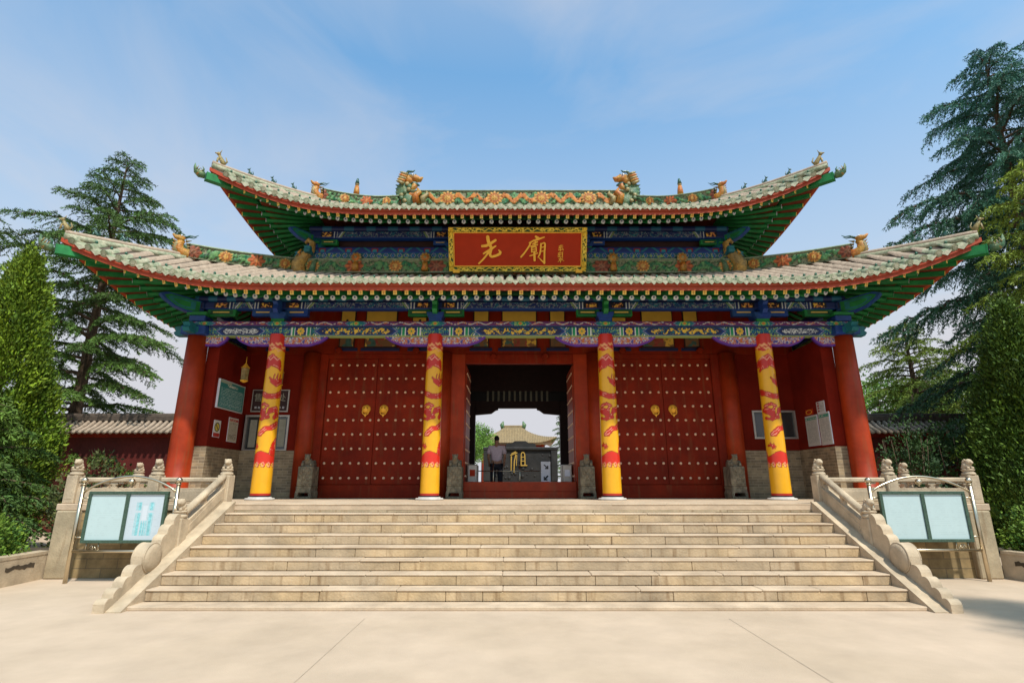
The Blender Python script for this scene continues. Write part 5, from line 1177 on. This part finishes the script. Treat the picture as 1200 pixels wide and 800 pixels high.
# ============================================================ NOTICE BOARDS (free standing)
def notice_stand(x0,x1,y,label,txt):
    root=empty('notice_stand',((x0+x1)/2,y,0),label,'notice board','glazed notice boards before the steps'); H=1.60
    for x in (x0,x1):
        m=MB(); m.tube([(x,y,0),(x,y,H)],.032,14,'steel'); p=m.build('post',root); m=MB(); m.ball((x,y,H+.05),.055,'steel',14); m.lathe([(.04,0),(.045,.012),(.032,.02)],(x,y,H-.02),14,'steel'); m.build('ball_cap',p)
    m=MB(); m.tube([(x0,y,.50),(x1,y,.50)],.024,10,'steel'); m.build('lower_rail',root)
    a=[(x0+.03+(x1-x0-.06)*t,y,H-.14+.26*math.sin(math.pi*t)**.8) for t in np.linspace(0,1,30)]; m=MB(); m.tube(a,.020,10,'steel'); m.build('arched_rail',root)
    m=MB(); m.ball(((x0+x1)/2,y,H+.03),.055,'steel',14); m.tube([((x0+x1)/2,y,H-.05),((x0+x1)/2,y,H+.02)],.015,8,'steel'); m.build('centre_ball',root)
    w0,w1=x0+.14,x1-.14; z0,z1=.63,1.47
    m=MB(); fr=.05; xm=(w0+w1)/2
    m.box(w0,w1,y-.035,y+.03,z0,z0+fr,'boardgreen',.004); m.box(w0,w1,y-.035,y+.03,z1-fr,z1,'boardgreen',.004)
    for a_,b_ in ((w0,w0+fr),(xm-fr*.6,xm+fr*.6),(w1-fr,w1)): m.box(a_,b_,y-.034,y+.029,z0+fr,z1-fr,'boardgreen')
    m.box(w0+.01,w1-.01,y+.03,y+.045,z0+.01,z1-.01,'boardgreen'); m.build('board_frame',root)
    for k,(a_,b_) in enumerate(((w0+fr,xm-fr*.6),(xm+fr*.6,w1-fr))):
        nu,nv=70,90; U,V=np.meshgrid(np.linspace(0,b_-a_,nu),np.linspace(0,z1-z0-2*fr,nv),indexing='ij'); w_=b_-a_;h=z1-z0-2*fr
        c=np.zeros(U.shape+(3,))+(C([.47,.60,.60]) if not(txt and k==1) else C([.52,.60,.64]))
        n=fbm(U,V,22,5+k); ok=(U>.05)&(U<w_-.05)&(((V*28)%1)<.35)&(V<h-.06)&(V>.06)&(n>.5); c=np.where(ok[...,None],c*.93,c)
        if txt and k==1:
            x=(U-w_*.48)/w_; yv=V/h; cc=(C([.20,.47,.50])*(.7+.9*fbm(U,V,60,3)[...,None])); mk=(np.abs(np.abs(x)-.18)<.075)&(yv>.10)&(yv<.83)&(np.abs(yv-.62)>.03)&(((x*30)%1)<.75); mk|=(np.abs(x)<.05)&(yv<.38)&(yv>.1)&(((x*30)%1)<.8); mk|=(np.abs(x)<.26)&(yv>.1)&(yv<.42)&(((x*15)%1)<.45); c=np.where(mk[...,None],cc,c); c=np.where(((np.abs(x)<.07)&(yv>.42)&(yv<.75))[...,None],C([.6,.66,.7]),c)
        P=np.zeros(U.shape+(3,)); P[...,0]=a_+U; P[...,1]=y-.012; P[...,2]=z0+fr+V; grid_mesh('display_panel',P,c,'screenglass',root,smooth=False)
    for xx in (w0+.20,w1-.20):
        m=MB(); 
        for e in (-.11,.11): m.tube([(xx+e,y,.50),(xx+e*.9,y,.64)],.008,6,'steel')
        m.tube([(xx-.09,y,.51),(xx,y,.60),(xx+.02,y,.53),(xx-.03,y,.55)],.008,6,'steel'); m.tube([(xx+.09,y,.51),(xx+.02,y,.60)],.008,6,'steel'); m.build('scroll_strut',root)
    for xx,e in ((x0,1),(x1,-1)):
        for z in (.72,1.36): m=MB(); m.tube([(xx,y,z),(xx+e*.15,y,z)],.014,8,'steel'); m.build('side_clip',root)
notice_stand(-7.62,-5.98,9.62,'steel-framed double notice board left of the steps with teal printed layout on one panel',True)
notice_stand(6.10,7.88,9.80,'steel-framed double notice board right of the steps with two blank pale blue panels',False)
# ============================================================ PLANTERS
def planter(sx):
    root=empty('stone_planter',(sx*8.5,9.8,0),('low stone planter wall at the left edge below the hedge' if sx<0 else 'low stone planter wall at the right edge below the hedge'),'planter','stone planters')
    # front wall swinging towards the viewer outside the frame
    A=C([sx*8.36,10.12]) if sx<0 else C([8.42,10.12]); B=C([sx*8.30,9.0]) if sx<0 else C([8.62,9.4]); Bo=C([sx*8.05,5.0]) if sx<0 else C([8.2,5.0])
    m=MB(); t=.16; H=.46
    out_=[A,B,Bo]; inn=[A+C([sx*.2,0]),B+C([sx*.2,0]),Bo+C([sx*.2,0])]
    V=[];n=3
    for z in (0,H-.05): V+= [(p[0],p[1],z) for p in out_]+[(p[0],p[1],z) for p in inn]
    for k in range(2):
        q=[k,k+1,k+1+6,k+6]; m.add(V,[q,[k+3,k+4,k+10,k+9]],'stone')
    m.add(V,[[0,3,9,6]],'stone'); m.build('wall',root)
    m=MB(); e=.03; V=[]
    for z in (H-.05,H): V+= [(p[0]-sx*e*.3,p[1]-e,z) for p in out_]+[(p[0]+sx*e,p[1]+e,z) for p in inn]
    for k in range(2): m.add(V,[[k,k+1,k+7,k+6],[k+3,k+4,k+10,k+9],[k+6,k+7,k+10,k+9],[k,k+1,k+4,k+3]],'stone')
    m.add(V,[[0,3,9,6]],'stone'); m.build('coping',root)
    # carved dark motif
    d=(B-A)/np.linalg.norm(B-A); nn=C([d[1],-d[0]])*(1 if sx<0 else -1); nn=nn if nn[1]<0 or True else -nn
    if nn[0]*sx>0: nn=-nn
    m=MB(); rr=random.Random(7); pts=[]
    L=np.linalg.norm(B-A); u0=L*.28;u1=L*.80
    top=[(u0+(u1-u0)*k/12,.30+rr.uniform(-.012,.02)+.010*math.sin(k)) for k in range(13)]; bot=[(u0+(u1-u0)*k/12,.235+rr.uniform(-.015,.01)+.01*math.sin(k)) for k in range(12,-1,-1)]
    V=[(A[0]+d[0]*u+nn[0]*.004,A[1]+d[1]*u+nn[1]*.004,z) for u,z in top+bot]; m.add(V,[list(range(len(V)))],'soil'); m.build('carved_slot',root)
    m=MB(); V=[(p[0],p[1],.36) for p in inn]+[(sx*14,5.0,.36),(sx*14,11.5,.36),(sx*8.75,11.5,.36)]; m.add(V,[[0,1,2,3,4,5]],'soil'); m.build('soil',root)
planter(-1); planter(1)
# ============================================================ COURTYARD WALLS
def court_wall(sx):
    root=empty('courtyard_wall',(sx*17,19.5,0),('red courtyard wall with tiled coping left of the gate' if sx<0 else 'red courtyard wall with tiled coping right of the gate'),'wall','courtyard walls')
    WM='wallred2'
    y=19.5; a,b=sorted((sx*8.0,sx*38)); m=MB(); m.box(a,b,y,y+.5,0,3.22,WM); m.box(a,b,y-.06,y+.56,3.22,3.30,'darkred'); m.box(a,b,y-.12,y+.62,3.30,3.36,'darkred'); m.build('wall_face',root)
    m=MB(); n=int((b-a)/.22); yr=y+.25
    m.prism([(y-.38,3.36),(yr,3.82),(y+.88,3.36),(y+.6,3.36)],0,a,b,'pan')
    for k in range(n):
        x=a+.11+k*.22
        if abs(x)<22:
            m.tube([(x,y-.42,3.38),(x,y-.1,3.56),(x,yr,3.84)],.066,8,'tile'); m.lathe([(.07,-.01),(.07,.01)],(x,y-.43,3.375),8,'tile',axis=1)
    m.build('coping_tiles',root); m=MB(); m.box(a,b,yr-.10,yr+.10,3.82,4.02,'pan',.02); m.tube([(a,yr,4.03),(b,yr,4.03)],.09,8,'pan'); m.build('ridge_cap',root)
court_wall(-1); court_wall(1)
# ============================================================ BEYOND THE DOORWAY
m=MB(); m.box(-60,60,22.3,140,.9,1.2,'concrete'); o=m.build('inner_court_ground'); tag(o,kind='structure')
root=empty('screen_wall',(.2,28.3,1.2),'dark stone screen wall with a large gold character behind the open doorway','screen wall')
m=MB(); m.box(-1.65,2.15,28.0,28.6,1.2,1.75,'screen',.03); m.box(-1.50,2.0,28.08,28.5,1.75,3.30,'screen',.02); m.build('slab',root)
m=MB(); m.box(-1.68,2.18,27.98,28.62,3.30,3.45,'screen',.03); m.prism([(-.55,3.45),(-.5,3.62),(-.2,3.66),(-.05,3.76),(.5,3.76),(.65,3.66),(1.0,3.62),(1.05,3.45)],1,28.05,28.5,'screen')
for x in (-1.6,1.85): m.box(x-.06,x+.28,28.0,28.6,1.75,3.30,'screen',.03)
m.build('carved_border',root); m=MB()
rr=random.Random(8)
for k in range(40): m.ball((rr.uniform(-1.3,1.9),28.07,rr.uniform(1.9,3.2)),rr.uniform(.04,.10),'screen',7,(1,.3,1))
m.build('relief_carving',root)
zu=[([(400,408),(430,394)],[10,14]),([(392,420),(440,402)],[10,12]),([(398,430),(396,540)],[13,9]),([(432,418),(420,470),(418,552)],[13,12,10]),([(440,420),(436,500)],[8,8]),
 ([(472,500),(473,405),(485,393),(500,405),(502,500)],[11,11,12,12,12]),([(473,435),(502,435)],[9,9]),([(473,466),(502,466)],[9,9]),([(460,500),(515,500)],[12,12])]
mp_=None
M['dullgold']=mat('dull_gold',(.42,.26,.05),.6,.2,12)
def zmap(px,py): return ((px-607.6)/628*28.1+.12, 1.58+28.0*math.tan(TH-math.atan((py-400)/628)))
zst=[(p,[w_/6.664/628*28*.72 for w_ in ws]) for p,ws in zu]
strokes('character',root,540,470,6.664,zst,zmap,lambda u,v,d:C([u,28.06-d,v]),.03,'dullgold')
# distant hall
root=empty('distant_hall',(-.6,92,1.2),'far temple hall with golden tiled roof seen through the doorway','hall')
DR=Roof(6.6,88,100,5.45,.33,.05,4,.9,.5,5.0)
for zb_ in (0,):
    m=MB()
    for nm,fn,H in sides(DR):
        T=np.linspace(-1,1,41); P=np.zeros((41,7,3))
        for j,a in enumerate(np.linspace(0,DR.amax,7)): x,y=fn(T*(H-a),np.full(41,a)); P[:,j]=DR.W(x,y,2.7)
        i=np.arange(41*7).reshape(41,7); m.add(P.reshape(-1,3),np.stack([i[:-1,:-1],i[1:,:-1],i[1:,1:],i[:-1,1:]],-1).reshape(-1,4).tolist(),'ytile',True)
    o=m.build('roof',root); m=MB()
    for q in range(-24,25):
        t=q*.27; am=min(5.0,6.6-abs(t)); A_=np.linspace(-.05,am,5); m.tube(DR.W(np.full(5,t),DR.Ye+A_,2.73),.07,6,'ytile')
    m.build('tile_rows',o); zr=DR.z0+DR.c1*5+DR.c2*25+2.7; m=MB(); m.box(-1.7,1.7,93.7,94.3,zr-.1,zr+.5,'ytile',.05)
    for s in (-1,1): m.tube([(s*1.7,94,zr),(s*1.95,94,zr+.6),(s*1.7,94,zr+1.2)],[.45,.4,.1],8,'gglaze')
    m.build('ridge',o)
m=MB(); m.box(-5.2,5.2,89.5,98.5,1.2,7.9,'wallred'); m.build('wall',root)
for k in range(6):
    m=MB(); m.lathe([(.25,1.2),(.23,7.9)],(-4.75+1.9*k,89.0,0),10,'red'); m.build('column',root)
# entrance equipment
def box_thing(x,label,face):
    root=empty('turnstile_post',(x,14.95,PH),label,'turnstile','turnstile posts'); m=MB(); m.box(x-.13,x+.13,14.78,15.35,PH,PH+.86,'alu',.02); m.build('cabinet',root); m=MB(); m.box(x-.07,x+.07,14.77,14.779,PH+.55,PH+.72,face); m.build('label_plate',root)
box_thing(-1.26,'grey turnstile cabinet at the left inside the open doorway','panelred'); box_thing(1.28,'dark turnstile cabinet with white label at the right inside the open doorway','whitep')
root=empty('queue_barrier',(-.3,15.4,PH),'thin steel queue barrier across the open doorway','barrier')
for x in (-.72,.02): m=MB(); m.tube([(x,15.4,PH),(x,15.4,PH+.95)],.02,8,'steel'); m.build('stanchion',root)
m=MB(); m.tube([(-1.15,15.4,PH+.70),(.60,15.4,PH+.70)],.013,6,'steel'); m.build('rail',root)
root=empty('arrow_sign',(.72,15.2,PH),'white standing sign with black arrows inside the open doorway','sign'); m=MB(); m.box(.60,.86,15.18,15.23,PH+.05,PH+.95,'whitep',.005); m.box(.55,.91,15.1,15.3,PH,PH+.05,'alu',.01); m.build('board',root)
m=MB()
for z,fl in ((PH+.82,-1),(PH+.52,1)):
    a=C([.73-.05,z+.06*fl if fl<0 else z+.06]); 
    p=[(.67,z+.05),(.70,z+.05),(.77,z-.02),(.77,z+.02),(.80,z+.02),(.80,z-.07),(.71,z-.07),(.71,z-.04),(.75,z-.04),(.68,z+.03)] if fl<0 else [(.80,z+.05),(.77,z+.06),(.70,z-.01),(.70,z+.03),(.67,z+.03),(.67,z-.07),(.77,z-.07),(.77,z-.04),(.73,z-.04),(.80,z+.03)]
    m.prism(p,1,15.172,15.179,'black')
m.build('arrow',root)
# ---------------- person seen from behind
root=empty('person',(-.66,16.4,PH),'person in a pale lilac shirt and dark trousers seen from behind beyond the doorway','person')
def skin_body(name,joints,edges,rad,mat_,parent,lvl=2):
    me=bpy.data.meshes.new(name); off=wpos(parent); me.from_pydata([tuple(C(j)-off) for j in joints],edges,[]); o=bpy.data.objects.new(name,me); sc.collection.objects.link(o)
    md=o.modifiers.new('s','SKIN'); 
    for i,r_ in enumerate(rad): me.skin_vertices[0].data[i].radius=(r_ if isinstance(r_,tuple) else (r_,r_))
    me.skin_vertices[0].data[0].use_root=True
    s2=o.modifiers.new('u','SUBSURF'); s2.levels=lvl; s2.render_levels=lvl; bpy.context.view_layer.update()
    me2=bpy.data.meshes.new_from_object(o.evaluated_get(bpy.context.evaluated_depsgraph_get())); bpy.data.objects.remove(o)
    me2.materials.clear(); me2.materials.append(M[mat_]); me2.polygons.foreach_set('use_smooth',np.ones(len(me2.polygons),bool)); p=bpy.data.objects.new(name,me2); sc.collection.objects.link(p); p.parent=parent; return p
px_,py_=-.66,16.4; z_=PH
J=[(px_,py_,z_+.95),(px_,py_,z_+1.15),(px_,py_,z_+1.38),(px_,py_,z_+1.50),(px_,py_-.0,z_+1.60),(px_,py_,z_+1.70),
   (px_-.20,py_,z_+1.42),(px_-.25,py_,z_+1.15),(px_-.22,py_+.10,z_+.93),(px_-.21,py_+.13,z_+.85),
   (px_+.20,py_,z_+1.42),(px_+.25,py_,z_+1.15),(px_+.22,py_+.10,z_+.93),(px_+.21,py_+.13,z_+.85),
   (px_-.10,py_,z_+.86),(px_-.11,py_,z_+.48),(px_-.11,py_-.02,z_+.08),(px_-.11,py_+.10,z_+.035),
   (px_+.10,py_,z_+.86),(px_+.11,py_,z_+.48),(px_+.11,py_-.02,z_+.08),(px_+.12,py_+.10,z_+.035)]
Eg=[(0,1),(1,2),(2,3),(3,4),(4,5),(2,6),(6,7),(7,8),(8,9),(2,10),(10,11),(11,12),(12,13),(0,14),(14,15),(15,16),(16,17),(0,18),(18,19),(19,20),(20,21)]
Rd=[(.15,.11),(.14,.10),(.15,.10),.055,(.075,.09),(.07,.085),.055,.043,.033,.035,.055,.043,.033,.035,.085,.06,.042,.04,.085,.06,.042,.04]
skin_body('body',J,Eg,Rd,'skin',root)
skin_body('shirt',[J[0],J[1],J[2],(px_,py_,z_+1.45),J[6],(px_-.25,py_,z_+1.20),J[10],(px_+.25,py_,z_+1.20)],[(0,1),(1,2),(2,3),(2,4),(4,5),(2,6),(6,7)],[(.185,.14),(.175,.13),(.18,.13),.08,.08,.07,.08,.07],'cloth',root)
skin_body('trousers',[J[0],J[14],J[15],J[16],J[18],J[19],J[20]],[(0,1),(1,2),(2,3),(0,4),(4,5),(5,6)],[(.16,.125),.105,.08,.06,.105,.08,.06],'trouser',root)
m=MB(); m.ball((px_,py_-.012,z_+1.675),.088,'hair',14,(.9,1,1.05)); m.build('hair',root)
# ============================================================ VEGETATION
rng=np.random.default_rng(5)
def blades(name,base,dirs,L,Wd,cols,parent,mt='leaf'):
    """leaf blades: base (N,3), dirs (N,3) unit, L, Wd arrays; kite shaped quads with random roll"""
    N_=len(base); r=rng.normal(size=(N_,3)); side=np.cross(dirs,r); side/=np.maximum(np.linalg.norm(side,axis=1,keepdims=True),1e-9)
    L=np.broadcast_to(L,(N_,))[:,None]; Wd=np.broadcast_to(Wd,(N_,))[:,None]
    V=np.stack([base,base+dirs*L*.45+side*Wd/2,base+dirs*L,base+dirs*L*.45-side*Wd/2],1).reshape(-1,3); F=np.arange(N_*4).reshape(N_,4)
    return raw_mesh(name,V,F,[mt],cols=cols,parent=parent)
def deodar(name,root,H,Rb,seed,colA,colB,z0f=.08,nb=95,sx=1,dens=1.0,blue_top=False,droop=.42,weep=1.0,lean=0,pw=.75,nl=(.07,.15),cap=99):
    rg=np.random.default_rng(seed); o=wpos(root); m=MB(); tp=[(o[0]+lean*t*t,o[1],o[2]+H*t) for t in np.linspace(0,.97,12)]; m.tube(tp,[max(.03,.26*(1-t)**.8+.02) for t in np.linspace(0,1,12)],10,'bark'); m.build('trunk',root)
    B=[];Dr=[];Ls=[];Cc=[]; mb=MB()
    for k in range(nb):
        f=z0f+(1-z0f)*((k+rg.random()*.8)/nb)**.92; f=min(f,.985); az=k*2.39996+rg.normal()*.25; Lb=min(cap,Rb*((1-f)**pw))*rg.uniform(.55,1.18)+.18; 
        h0=C([lean*f*f,0,H*f]); dx=C([math.cos(az),math.sin(az),0]); ns=max(5,int(Lb*5)); s=np.linspace(0,1,ns+1); rise=.42*(f**1.5)+rg.uniform(.02,.22)
        P=o+h0+dx*Lb*s[:,None]+C([0,0,1])*(Lb*(rise*s-droop*s**2.2))[:,None]+rg.normal(size=(ns+1,3))*.02*Lb*s[:,None]
        mb.tube(P,np.linspace(.045*Lb/3+.012,.006,ns+1),5,'bark',caps=False)
        pr=C([-dx[1],dx[0],0]); shade=rg.uniform(.75,1.2); cbase=colA*(1-f)+colB*f
        nt_=int(Lb*9*dens)+5
        for q in range(nt_):
            u=.10+.90*(q+rg.random())/nt_; p=C([np.interp(u,s,P[:,i]) for i in range(3)]); sd=1 if q%2 else -1; lt=(.26*Lb*(1-u)**.7+.20)*rg.uniform(.7,1.2)
            d0=dx*.75+pr*sd*rg.uniform(.5,1.0)+C([0,0,rg.uniform(-.05,.15)]); d0/=np.linalg.norm(d0)
            nn=max(4,int(lt/.05)); ss=np.linspace(0.04,1,nn); Q=p+d0*lt*ss[:,None]+C([0,0,-1])*(weep*.55*lt*ss**2)[:,None]
            nbp=5
            bb=np.repeat(Q,nbp,0)+rg.normal(size=(nn*nbp,3))*.014
            T=np.gradient(Q,axis=0); T/=np.linalg.norm(T,axis=1,keepdims=True); T=np.repeat(T,nbp,0); dd=T*.75+rg.normal(size=(nn*nbp,3))*.48+C([0,0,-.12*weep]); dd/=np.linalg.norm(dd,axis=1,keepdims=True)
            B.append(bb);Dr.append(dd);Ls.append(rg.uniform(*nl,len(bb))); Cc.append(np.clip(cbase*shade*rg.uniform(.65,1.35,(len(bb),1))+rg.normal(size=(len(bb),3))*.004,.003,1))
    mb.build('limbs',root)
    B=np.concatenate(B);Dr=np.concatenate(Dr);Ls=np.concatenate(Ls);Cc=np.concatenate(Cc); blades('crown',B,Dr,Ls,Ls*.26,Cc,root); return len(B)
def cypress(root,H,Rb,seed,colA,colB,N_=36000,prof=None,top_pow=.9,leafL=.11):
    rg=np.random.default_rng(seed); o=wpos(root); m=MB(); m.tube([o+C([0,0,H*t]) for t in np.linspace(0,.9,6)],np.linspace(.16,.03,6),8,'bark'); m.build('trunk',root)
    # upright sprays: clump centres on a lumpy spindle
    nc=1500; f=rg.random(nc)**.95; az=rg.random(nc)*2*math.pi; lump=1+.16*np.sin(az*3+f*9+seed)+.12*np.sin(az*5-f*17)
    Rr=Rb*np.clip((1-f),0,1)**top_pow*(.55+.45*np.clip(f*6+.3,0,1))*lump; rad=Rr*np.sqrt(rg.uniform(.45,1,nc)); cen=np.stack([rad*np.cos(az),rad*np.sin(az),.03*H+f*H*.95],-1)
    k=N_//nc; cl=np.repeat(cen,k,0); sp=.055*Rb+.065; off=rg.normal(size=cl.shape)*C([sp*.55,sp*.55,sp*1.0]); b=o+cl+off
    outd=np.stack([np.cos(np.repeat(az,k)),np.sin(np.repeat(az,k)),np.zeros(len(cl))],-1); d=outd*.55+C([0,0,.9])+rg.normal(size=cl.shape)*.45; d/=np.linalg.norm(d,axis=1,keepdims=True)
    t=np.repeat(rg.uniform(.0,1.0,nc),k); cc=(colA*(1-t[:,None])+colB*t[:,None])*np.repeat(rg.uniform(.55,1.25,nc),k)[:,None]*rg.uniform(.7,1.3,(len(cl),1)); L=rg.uniform(.5,1.5,len(cl))*leafL; blades('crown',b,d,L,L*.42,cc,root)
def bush(name,loc,rx,ry,rz,seed,colA,colB,N_,label,cat,group=None,leaf=.055,stems=True):
    root=empty(name,loc,label,cat,group); o=C(loc); rg=np.random.default_rng(seed); m=MB()
    for k in range(9): a=k*.7; m.tube([o+C([rx*.25*math.cos(a),ry*.25*math.sin(a),0]),o+C([rx*.6*math.cos(a),ry*.6*math.sin(a),rz*.9])],[.018,.006],5,'bark')
    m.build('stem',root); nc=170; u=rg.normal(size=(nc,3)); u/=np.linalg.norm(u,axis=1,keepdims=True); u[:,2]=np.abs(u[:,2])*1.0; rr_=rg.uniform(.55,1.0,nc)**.5; cen=u*rr_[:,None]*C([rx,ry,rz])*(1+.12*np.sin(u[:,0:1]*9+seed)); k=N_//nc
    cl=np.repeat(cen,k,0)+rg.normal(size=(nc*k,3))*.10*C([1,1,.9]); b=o+C([0,0,rz*.08])+cl; b[:,2]=np.maximum(b[:,2],o[2]+.02); un=np.repeat(u,k,0); d=un*.7+C([0,0,.35])+rg.normal(size=cl.shape)*.6; d/=np.linalg.norm(d,axis=1,keepdims=True)
    t=np.repeat(rg.random(nc),k)[:,None]; cc=(colA*(1-t)+colB*t)*rg.uniform(.7,1.3,(len(cl),1)); L=rg.uniform(.7,1.3,len(cl))*leaf; blades('foliage',b,d,L,L*.55,cc,root); return root
DG=C([.06,.12,.032]);YG=C([.20,.27,.028]);MG=C([.10,.17,.022]);BG=C([.032,.13,.095]);FG=C([.13,.25,.04])
t=empty('cedar_tree',(-16.9,20.5,0),'tall dark cedar with feathery drooping boughs behind the left roof corner','tree','cedars behind the walls'); deodar('c',t,15.4,8.0,11,MG,DG*1.1,.12,100,dens=1.15,weep=.8,droop=.40,cap=3.7)
t=empty('cedar_tree',(-22.6,19.0,0),'cedar at the left edge with its long boughs reaching into the picture','tree','cedars behind the walls'); deodar('c',t,14.2,7.4,12,MG*.95,DG,.15,70,dens=1.0,cap=5.0)
t=empty('cypress_tree',(-13.0,13.2,0),'dense bright green conical cypress at the left edge, taller one','tree','dense conical cypresses'); cypress(t,7.5,1.75,3,C([.07,.14,.010]),C([.22,.31,.02]),105000,top_pow=.72,leafL=.085)
t=empty('cypress_tree',(-14.9,13.6,0),'dense green cypress cut by the left edge of the picture','tree','dense conical cypresses'); cypress(t,5.4,1.9,5,C([.035,.09,.010]),C([.12,.21,.02]),60000,top_pow=.5,leafL=.08)
t=empty('cedar_tree',(-11.9,11.9,0),'small dark cedar with low boughs over the left planter','tree'); deodar('c',t,3.6,2.1,31,DG,MG,.25,34,dens=1.1)
t=empty('cedar_tree',(17.6,17.2,0),'tallest blue-green cedar at the right edge','tree','cedars behind the walls'); deodar('c',t,18.0,9.5,21,DG*1.05,BG,.10,130,dens=1.2,weep=1.5,droop=.46,lean=.5,cap=4.4)
t=empty('cedar_tree',(15.1,14.2,0),'nearer yellow-green cedar at the right edge with hanging boughs','tree','cedars behind the walls'); deodar('c',t,11.0,3.9,23,YG*.8,YG*1.0,.25,64,dens=1.0,weep=1.3)
t=empty('cypress_tree',(12.6,13.3,0),'dark dense conical cypress at the right edge','tree','dense conical cypresses'); cypress(t,6.1,1.65,8,C([.035,.08,.012]),C([.13,.21,.02]),90000,top_pow=.7,leafL=.085)
t=empty('cedar_tree',(19.2,25.5,0),'mid green cedar rising over the right courtyard wall','tree','cedars behind the walls'); deodar('c',t,9.4,6.0,27,MG,YG*.8,.2,80,dens=.8)
t=empty('cedar_tree',(15.0,30.5,0),'small cedar showing between the gate and the right courtyard wall','tree','cedars behind the walls'); deodar('c',t,8.9,3.4,29,MG*1.2,YG*.7,.25,50,dens=.8)
def broadleaf(loc,H,Rr,seed,label,col):
    root=empty('broadleaf_tree',loc,label,'tree','broadleaf trees beyond the walls'); o=C(loc); rg=np.random.default_rng(seed); m=MB(); m.tube([o,o+C([.1,0,H*.5]),o+C([0,.1,H*.8])],[.22,.15,.06],8,'bark')
    for k in range(7): a=k*.9; m.tube([o+C([0,0,H*.4]),o+C([Rr*.6*math.cos(a),Rr*.6*math.sin(a),H*.75])],[.08,.02],6,'bark')
    m.build('trunk',root); nc=260; u=rg.normal(size=(nc,3)); u/=np.linalg.norm(u,axis=1,keepdims=True); cen=u*rg.uniform(.5,1,nc)[:,None]*C([Rr,Rr,H*.30])+C([0,0,H*.68]); k=60; cl=np.repeat(cen,k,0)+rg.normal(size=(nc*k,3))*.28; d=np.repeat(u,k,0)*.5+rg.normal(size=cl.shape)*.7; d/=np.linalg.norm(d,axis=1,keepdims=True); cc=col*np.repeat(rg.uniform(.6,1.4,nc),k)[:,None]*rg.uniform(.75,1.25,(len(cl),1)); L=rg.uniform(.12,.22,len(cl)); blades('crown',o+cl,d,L,L*.6,cc,root)
broadleaf((22.5,33,0),8.2,3.6,4,'bright green broadleaf tree beyond the right courtyard wall, nearest the gate',FG)
broadleaf((29,34,0),9.0,4.2,6,'bright green broadleaf tree beyond the right courtyard wall, behind the cedars',FG*.9)
broadleaf((-4.8,60,1.2),7.0,2.6,9,'green tree left of the dark screen wall through the doorway',FG)
t=empty('cedar_tree',(5.6,60,1.2),'slender conifer right of the dark screen wall through the doorway','tree'); deodar('c',t,10.5,2.0,41,MG,DG,.1,70,dens=.8)
for i,(x,y,rx,rz,s) in enumerate(((-9.3,9.35,.70,.62,1),(-10.6,9.1,.9,.70,2),(-12.0,9.0,1.0,.7,3))):
    bush('hedge_shrub',(x,y,.38),rx,.75,rz,s,C([.03,.09,.012]),C([.20,.30,.03]),17000,('rounded bright green shrub in the left planter, nearest the notice board','bright green shrub in the left planter, middle one','bright green shrub in the left planter, farthest out')[i],'shrub','clipped shrubs in the planters')
for i,(x,y,rx,rz,s) in enumerate(((9.55,10.0,.72,.85,4),(10.9,10.0,1.05,.9,5),(12.4,10.2,1.0,.75,6))):
    bush('hedge_shrub',(x,y,.38),rx,.75,rz,s,C([.035,.10,.014]),C([.20,.30,.03]),17000,('rounded green shrub in the right planter, nearest the notice board','bright green shrub in the right planter, middle one','bright green shrub in the right planter, farthest out')[i],'shrub','clipped shrubs in the planters')
bush('leafy_shrub',(-9.6,12.5,0),.8,.8,2.0,14,C([.05,.07,.02]),C([.10,.10,.03]),2600,'thin brownish shrub behind the left balustrade','shrub',None,.09)
bush('leafy_shrub',(9.9,14.0,0),.8,.8,3.0,15,C([.02,.05,.015]),C([.05,.10,.02]),3600,'sparse dark shrub before the red wall, right of the gate','shrub','dark shrubs before the right wall',.09)
bush('leafy_shrub',(11.6,14.6,0),.9,.8,3.1,16,C([.02,.05,.015]),C([.05,.10,.02]),5200,'fuller dark shrub before the red wall, beside the dark cypress','shrub','dark shrubs before the right wall',.09)
bush('leafy_shrub',(-13.2,11.2,0),1.2,1.0,3.0,17,C([.02,.06,.02]),C([.07,.15,.03]),15000,'broad dark green shrub at the left edge under the cypress','shrub',None,.08)
t=empty('cedar_tree',(9.6,2.5,0),'cedar standing beside the viewpoint, its boughs shading the paving at the lower right','tree','cedars behind the walls'); deodar('c',t,10.5,4.0,51,MG,DG,.40,70,dens=.8,cap=3.2)
